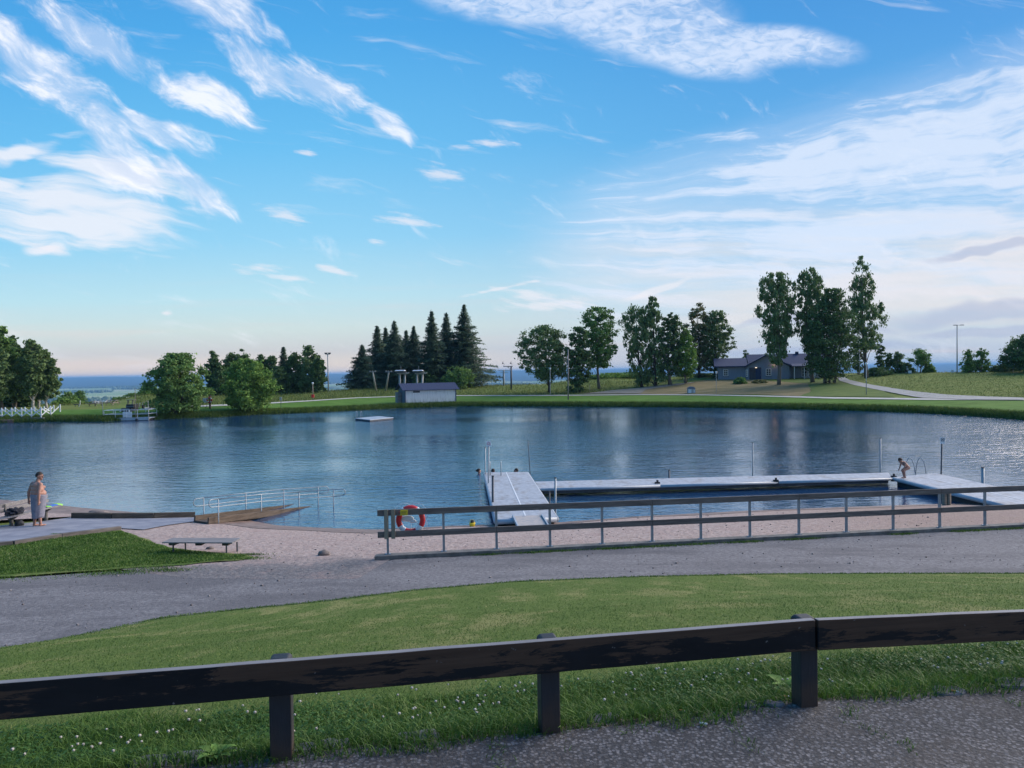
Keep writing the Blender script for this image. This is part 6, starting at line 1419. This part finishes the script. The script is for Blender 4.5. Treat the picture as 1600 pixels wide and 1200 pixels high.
# straw litter and cracks
X = RNG.uniform(-2.7, 4.2, 3800); Y = Yfg(X)+RNG.normal(size=3800)*.06-.04; blades('dry_straw', X, Y, .02, .06, .0042, STR, off=.006, bend=1.3, flat=True)
cr_x = []; cr_y = []
for pts in ([(1130,1132), (1160,1158), (1205,1198), (1225,1215)], [(1318,1098), (1330,1125), (1372,1150), (1415,1172), (1440,1200)], [(1545,1078), (1575,1100), (1610,1118)], [(775,1150), (778,1185), (780,1210)], [(985,1140), (975,1150)], [(410,1185), (330,1200)]):
    P = [PZ(a, b, 3.79) for a, b in pts]
    for a, b in zip(P[:-1], P[1:]):
        m_ = int((b-a).length*300)
        for _ in range(m_):
            q = a.lerp(b, random.random()); 
            if mnoise.noise(Vector((q.x*9, q.y*9, 2))) > -.02: cr_x.append(q.x+random.gauss(0, .022)+.05*mnoise.noise(Vector((q.y*5, q.x*5, 8)))); cr_y.append(q.y+random.gauss(0, .022))
X = RNG.uniform(-2.8, 4.3, 2600); Y = Yfg(X)-.04+RNG.normal(size=2600)*.06; kk = pnoise(X, Y, 4, 9) > .02
blades('crack_grass', np.concatenate([cr_x, X[kk]]), np.concatenate([cr_y, Y[kk]]), .012, .045, .0042, GM2, bend=.9)
# grass patch on the left, kerb foot, path edges
pp = np.array([tuple(q) for q in gpatch_poly]) if 'gpatch_poly' in globals() else None
P4 = [G(*q) for q in [(-120,880), (0,855), (95,842), (188,831), (233,848), (262,858), (330,866), (385,870), (370,875), (290,882), (215,886), (130,893), (0,900), (-120,905)]]
A4 = np.array([(p.x, p.y) for p in P4])
def inside(X, Y, A):
    r = np.zeros(len(X), bool); B = np.roll(A, -1, 0)
    for (ax, ay), (bx2, by2) in zip(A, B):
        c = (ay > Y) != (by2 > Y); r ^= c & (X < (bx2-ax)*(Y-ay)/(by2-ay+1e-12)+ax)
    return r
n = 60000; X = RNG.uniform(A4[:, 0].min(), A4[:, 0].max(), n); Y = RNG.uniform(A4[:, 1].min(), A4[:, 1].max(), n); ok = inside(X, Y, A4)
blades('patch_grass', X[ok], Y[ok], .03, .07, .016, GM2, off=.024, bend=.7)
X = RNG.uniform(-3.2, 14.5, 9000); Y = Yf(X)-.14-np.abs(RNG.normal(size=9000))*.10; kk = pnoise(X, Y, .9, 5)+RNG.normal(size=9000)*.1 > .05
blades('kerb_weeds', X[kk], Y[kk], .02, .07, .012, GM2, off=.01, bend=.9)
X = RNG.uniform(-11, 14, 14000); Y = Yl(X)+.02+RNG.normal(size=14000)*.045; blades('edge_grass', X, Y, .02, .05, .011, GM2, off=.01, bend=.8)
cx_ = []; cy_ = []
for px, py, s, m_ in ((235,890,.5,500), (260,893,.3,300), (150,899,.4,300), (380,874,.3,500), (390,868,.2,250), (190,896,.3,260), (20,905,.5,260), (92,836,.12,300), (335,812,.12,260)):
    p = G(px, py); q = RNG.normal(size=(m_, 2))*s*np.array([1, .35]); cx_.append(p.x+q[:, 0]); cy_.append(p.y+q[:, 1])
blades('path_weeds', np.concatenate(cx_), np.concatenate(cy_), .02, .06, .014, GM2, off=.02, bend=.9)
# far bank fringe and meadow
n = 70000; u_ = RNG.uniform(-.8, .8, n); s_ = RNG.uniform(-.05, 1.3, n); Y = Yfs(u_)+s_; X = u_*Y; blades('bank_grass', X, Y, .25, .55, .05, GM4, bend=.5)
n = 90000; u_ = RNG.uniform(-.8, .8, n); t_ = RNG.uniform(0, 1, n)**1.3; Y = Ypath(u_)+3+t_*(Yc(u_)+4-Ypath(u_)-3); X = u_*Y
dpoly = np.array([tuple(G(*q)[:2]) for q in [(905,617), (1440,623), (1400,610), (1310,589), (1100,589), (1020,603)]])
ok = ~inside(X, Y, dpoly) & ((u_ > U(210)) | (t_ > .75)); blades('meadow_grass', X[ok], Y[ok], .12, np.where(u_[ok] > U(1200), .22, .55), .05, GM3, bend=.6)
n = 12000; X = RNG.uniform(dpoly[:, 0].min(), dpoly[:, 0].max(), n); Y = RNG.uniform(dpoly[:, 1].min(), dpoly[:, 1].max(), n); ok = inside(X, Y, dpoly)
def pebbles():
    rng = np.random.default_rng(3); n = 1700; X = rng.uniform(-13, 14, n); Y = rng.uniform(11, 27, n); yl = Yl(X); ok = (Y > yl+.1) & (Y < Ys(X)-.4) & (np.abs(Y-Yf(X)) > .25) & ~inside(X, Y, A4) & ~((X < -7) & (Y > 20)); X, Y = X[ok], Y[ok]; n = len(X)
    r = rng.gamma(2.0, .005, n)+.005; o_ = np.array([(1,0,0), (0,1,0), (-1,0,0), (0,-1,0), (.1,.1,.8), (0,0,-.6)]); F = np.array([(0,1,4), (1,2,4), (2,3,4), (3,0,4), (1,0,5), (2,1,5), (3,2,5), (0,3,5)])
    V = (o_[None]*(r[:, None]*rng.uniform(.6, 1.3, (n, 3)))[:, None]+np.stack([X, Y, height(X, Y)+.014], 1)[:, None]).reshape(-1, 3); Fa = (F[None]+(np.arange(n)*6)[:, None, None]).reshape(-1, 3)
    tag(mesh_obj('pebbles', V, Fa, mat('pebble', [(.07,.06,.06), (.17,.15,.15), (.34,.31,.30)], 4, 3, .9, 0)), kind='stuff')
pebbles()
# shoreline edging stones under the barrier, litter, a broad-leaved plant
slate = mat('slate', [(.035,.037,.045), (.075,.078,.09), (.13,.13,.14)], 14, 8, .85, .8, 50, .008)
def flag(p, L_, lab, i):
    rng = random.Random(i); n = 11; mb = MB(); pr = [((1+rng.uniform(-.22, .22)), rng.uniform(-.05, .05)) for _ in range(n)]; rz = .18+rng.uniform(-.2, .2); V = []
    for k, z in ((1.05, -.03), (1.0, .008), (.9, .014)):
        for j in range(n):
            a = 6.283*j/n+pr[j][1]; r = pr[j][0]*k; x = .62*L_*r*math.cos(a); y = .40*L_*r*math.sin(a); V.append((x*math.cos(rz)-y*math.sin(rz), x*math.sin(rz)+y*math.cos(rz), z+.004*math.sin(j*2.1)))
    F = [(s*n+j, s*n+(j+1) % n, (s+1)*n+(j+1) % n, (s+1)*n+j) for s in (0, 1) for j in range(n)]+[tuple(2*n+j for j in range(n))]
    o = mesh_obj('edging_stone', V, F, slate); o.location = p; tag(o, lab, 'stone', 'edging stones along the barrier')
for i, (px, py, L_, lab) in enumerate(((232,1189,.14,'flat grey edging stone leftmost at the foot of the barrier'), (282,1187,.17,'flat grey edging stone second from the left by the barrier'), (355,1176,.12,'flat edging stone just left of the left barrier post'), (470,1172,.12,'flat edging stone just right of the left barrier post'),
        (522,1165,.13,'edging stone a hand right of the left barrier post'), (652,1155,.15,'pale edging stone half under straw between left and middle post'), (940,1126,.13,'edging stone right of the middle barrier post'), (1168,1108,.10,'edging stone in the grass left of the right post'),
        (1210,1108,.09,'small edging stone beside the right post'), (1482,1087,.14,'edging stone with an orange cigarette butt on it'), (1585,1075,.16,'rightmost edging stone near the picture edge'))):
    p = PZ(px, py, 3.785); p.z = H(p.x, p.y)+.002; flag(p, L_, lab, i)
om = mat('filter_orange', [(.55,.22,.06), (.65,.30,.10)], 20, 2, .8, 0); pm = mat('paper_white', [(.55,.55,.55), (.65,.65,.65)], 20, 2, .8, 0)
for px, py, rz, lab in ((1490,1085,-.6,'cigarette butt lying on an edging stone at the right'), (1227,1083,.1,'cigarette butt in the leaves of the broad-leaved plant'), (1066,1116,-.5,'cigarette butt at the grass edge right of the middle post'), (1098,1136,-.4,'white cigarette butt on the gravel right of the middle post')):
    p = PZ(px, py, 3.80); p.z = H(p.x, p.y)+.018; t = thing('cigarette_butt', lab, 'cigarette butt', tuple(p), 'cigarette butts along the barrier', rz)
    mb = MB(); mb.tube([(-.013,0,0), (.011,0,0)], .0042, 8); mb.build('filter', om if 'white' not in lab else pm, t, world=False); mb = MB(); mb.tube([(.0112,0,0), (.020,0,-.001)], .0041, 8); mb.build('paper', pm, t, world=False)
p = PZ(1305, 1120, 3.79); t = thing('bottle_cap', 'tiny blue plastic cap on the gravel below the right barrier post', 'bottle cap', (p.x, p.y, p.z-.005)); mb = MB(); mb.tube([(0,0,0), (0,0,.007)], .008, 10); mb.build('cap', mat('cap_blue', [(.02,.05,.4), (.03,.07,.5)], 3, 2, .5, 0), t, world=False); mb = MB(); mb.tube([(0,0,.0072), (0,0,.009)], .005, 8); mb.build('cap_top', pm, t, world=False)
def plant(px, py, label, s, n, seed, name='broadleaf_plant'):
    rng = random.Random(seed); p = G(px, py); t = thing(name, label, 'plant', tuple(p)); mb = MB()
    for k in range(n):
        a = 6.283*k/n+rng.uniform(-.2, .2); L_ = s*rng.uniform(.7, 1.15); w_ = L_*.19; up = rng.uniform(.25, .75); rows = []
        for i in range(7):
            q = i/6; r = L_*q; z = .02+L_*up*math.sin(q*2.2)*.6; ww = w_*math.sin(math.pi*min(1, q*.93+.07))**.7*(1+.2*math.sin(i*2.5)); rows.append([(r*math.cos(a)-ww*math.sin(a), r*math.sin(a)+ww*math.cos(a), z+.15*ww), (r*math.cos(a), r*math.sin(a), z-.1*ww), (r*math.cos(a)+ww*math.sin(a), r*math.sin(a)-ww*math.cos(a), z+.15*ww)])
        V = [v for r_ in rows for v in r_]; F = []
        for i in range(6):
            for j in range(2): F.append((3*i+j, 3*i+j+1, 3*i+4+j, 3*i+3+j))
        mb.add(V, F)
    mb.build('leaves', LM['light'], t, world=False, smooth=True); mb = MB(); mb.tube([(0,0,-.02), (0,0,.03)], .006, 6); mb.build('stem', LM['mid'], t, world=False)
plant(1226, 1080, 'broad-leaved dandelion-like plant in the verge left of the right post', .11, 8, 1)
plant(337, 1192, 'low bright green leafy weed at the gravel edge, left of the left post', .08, 12, 2)
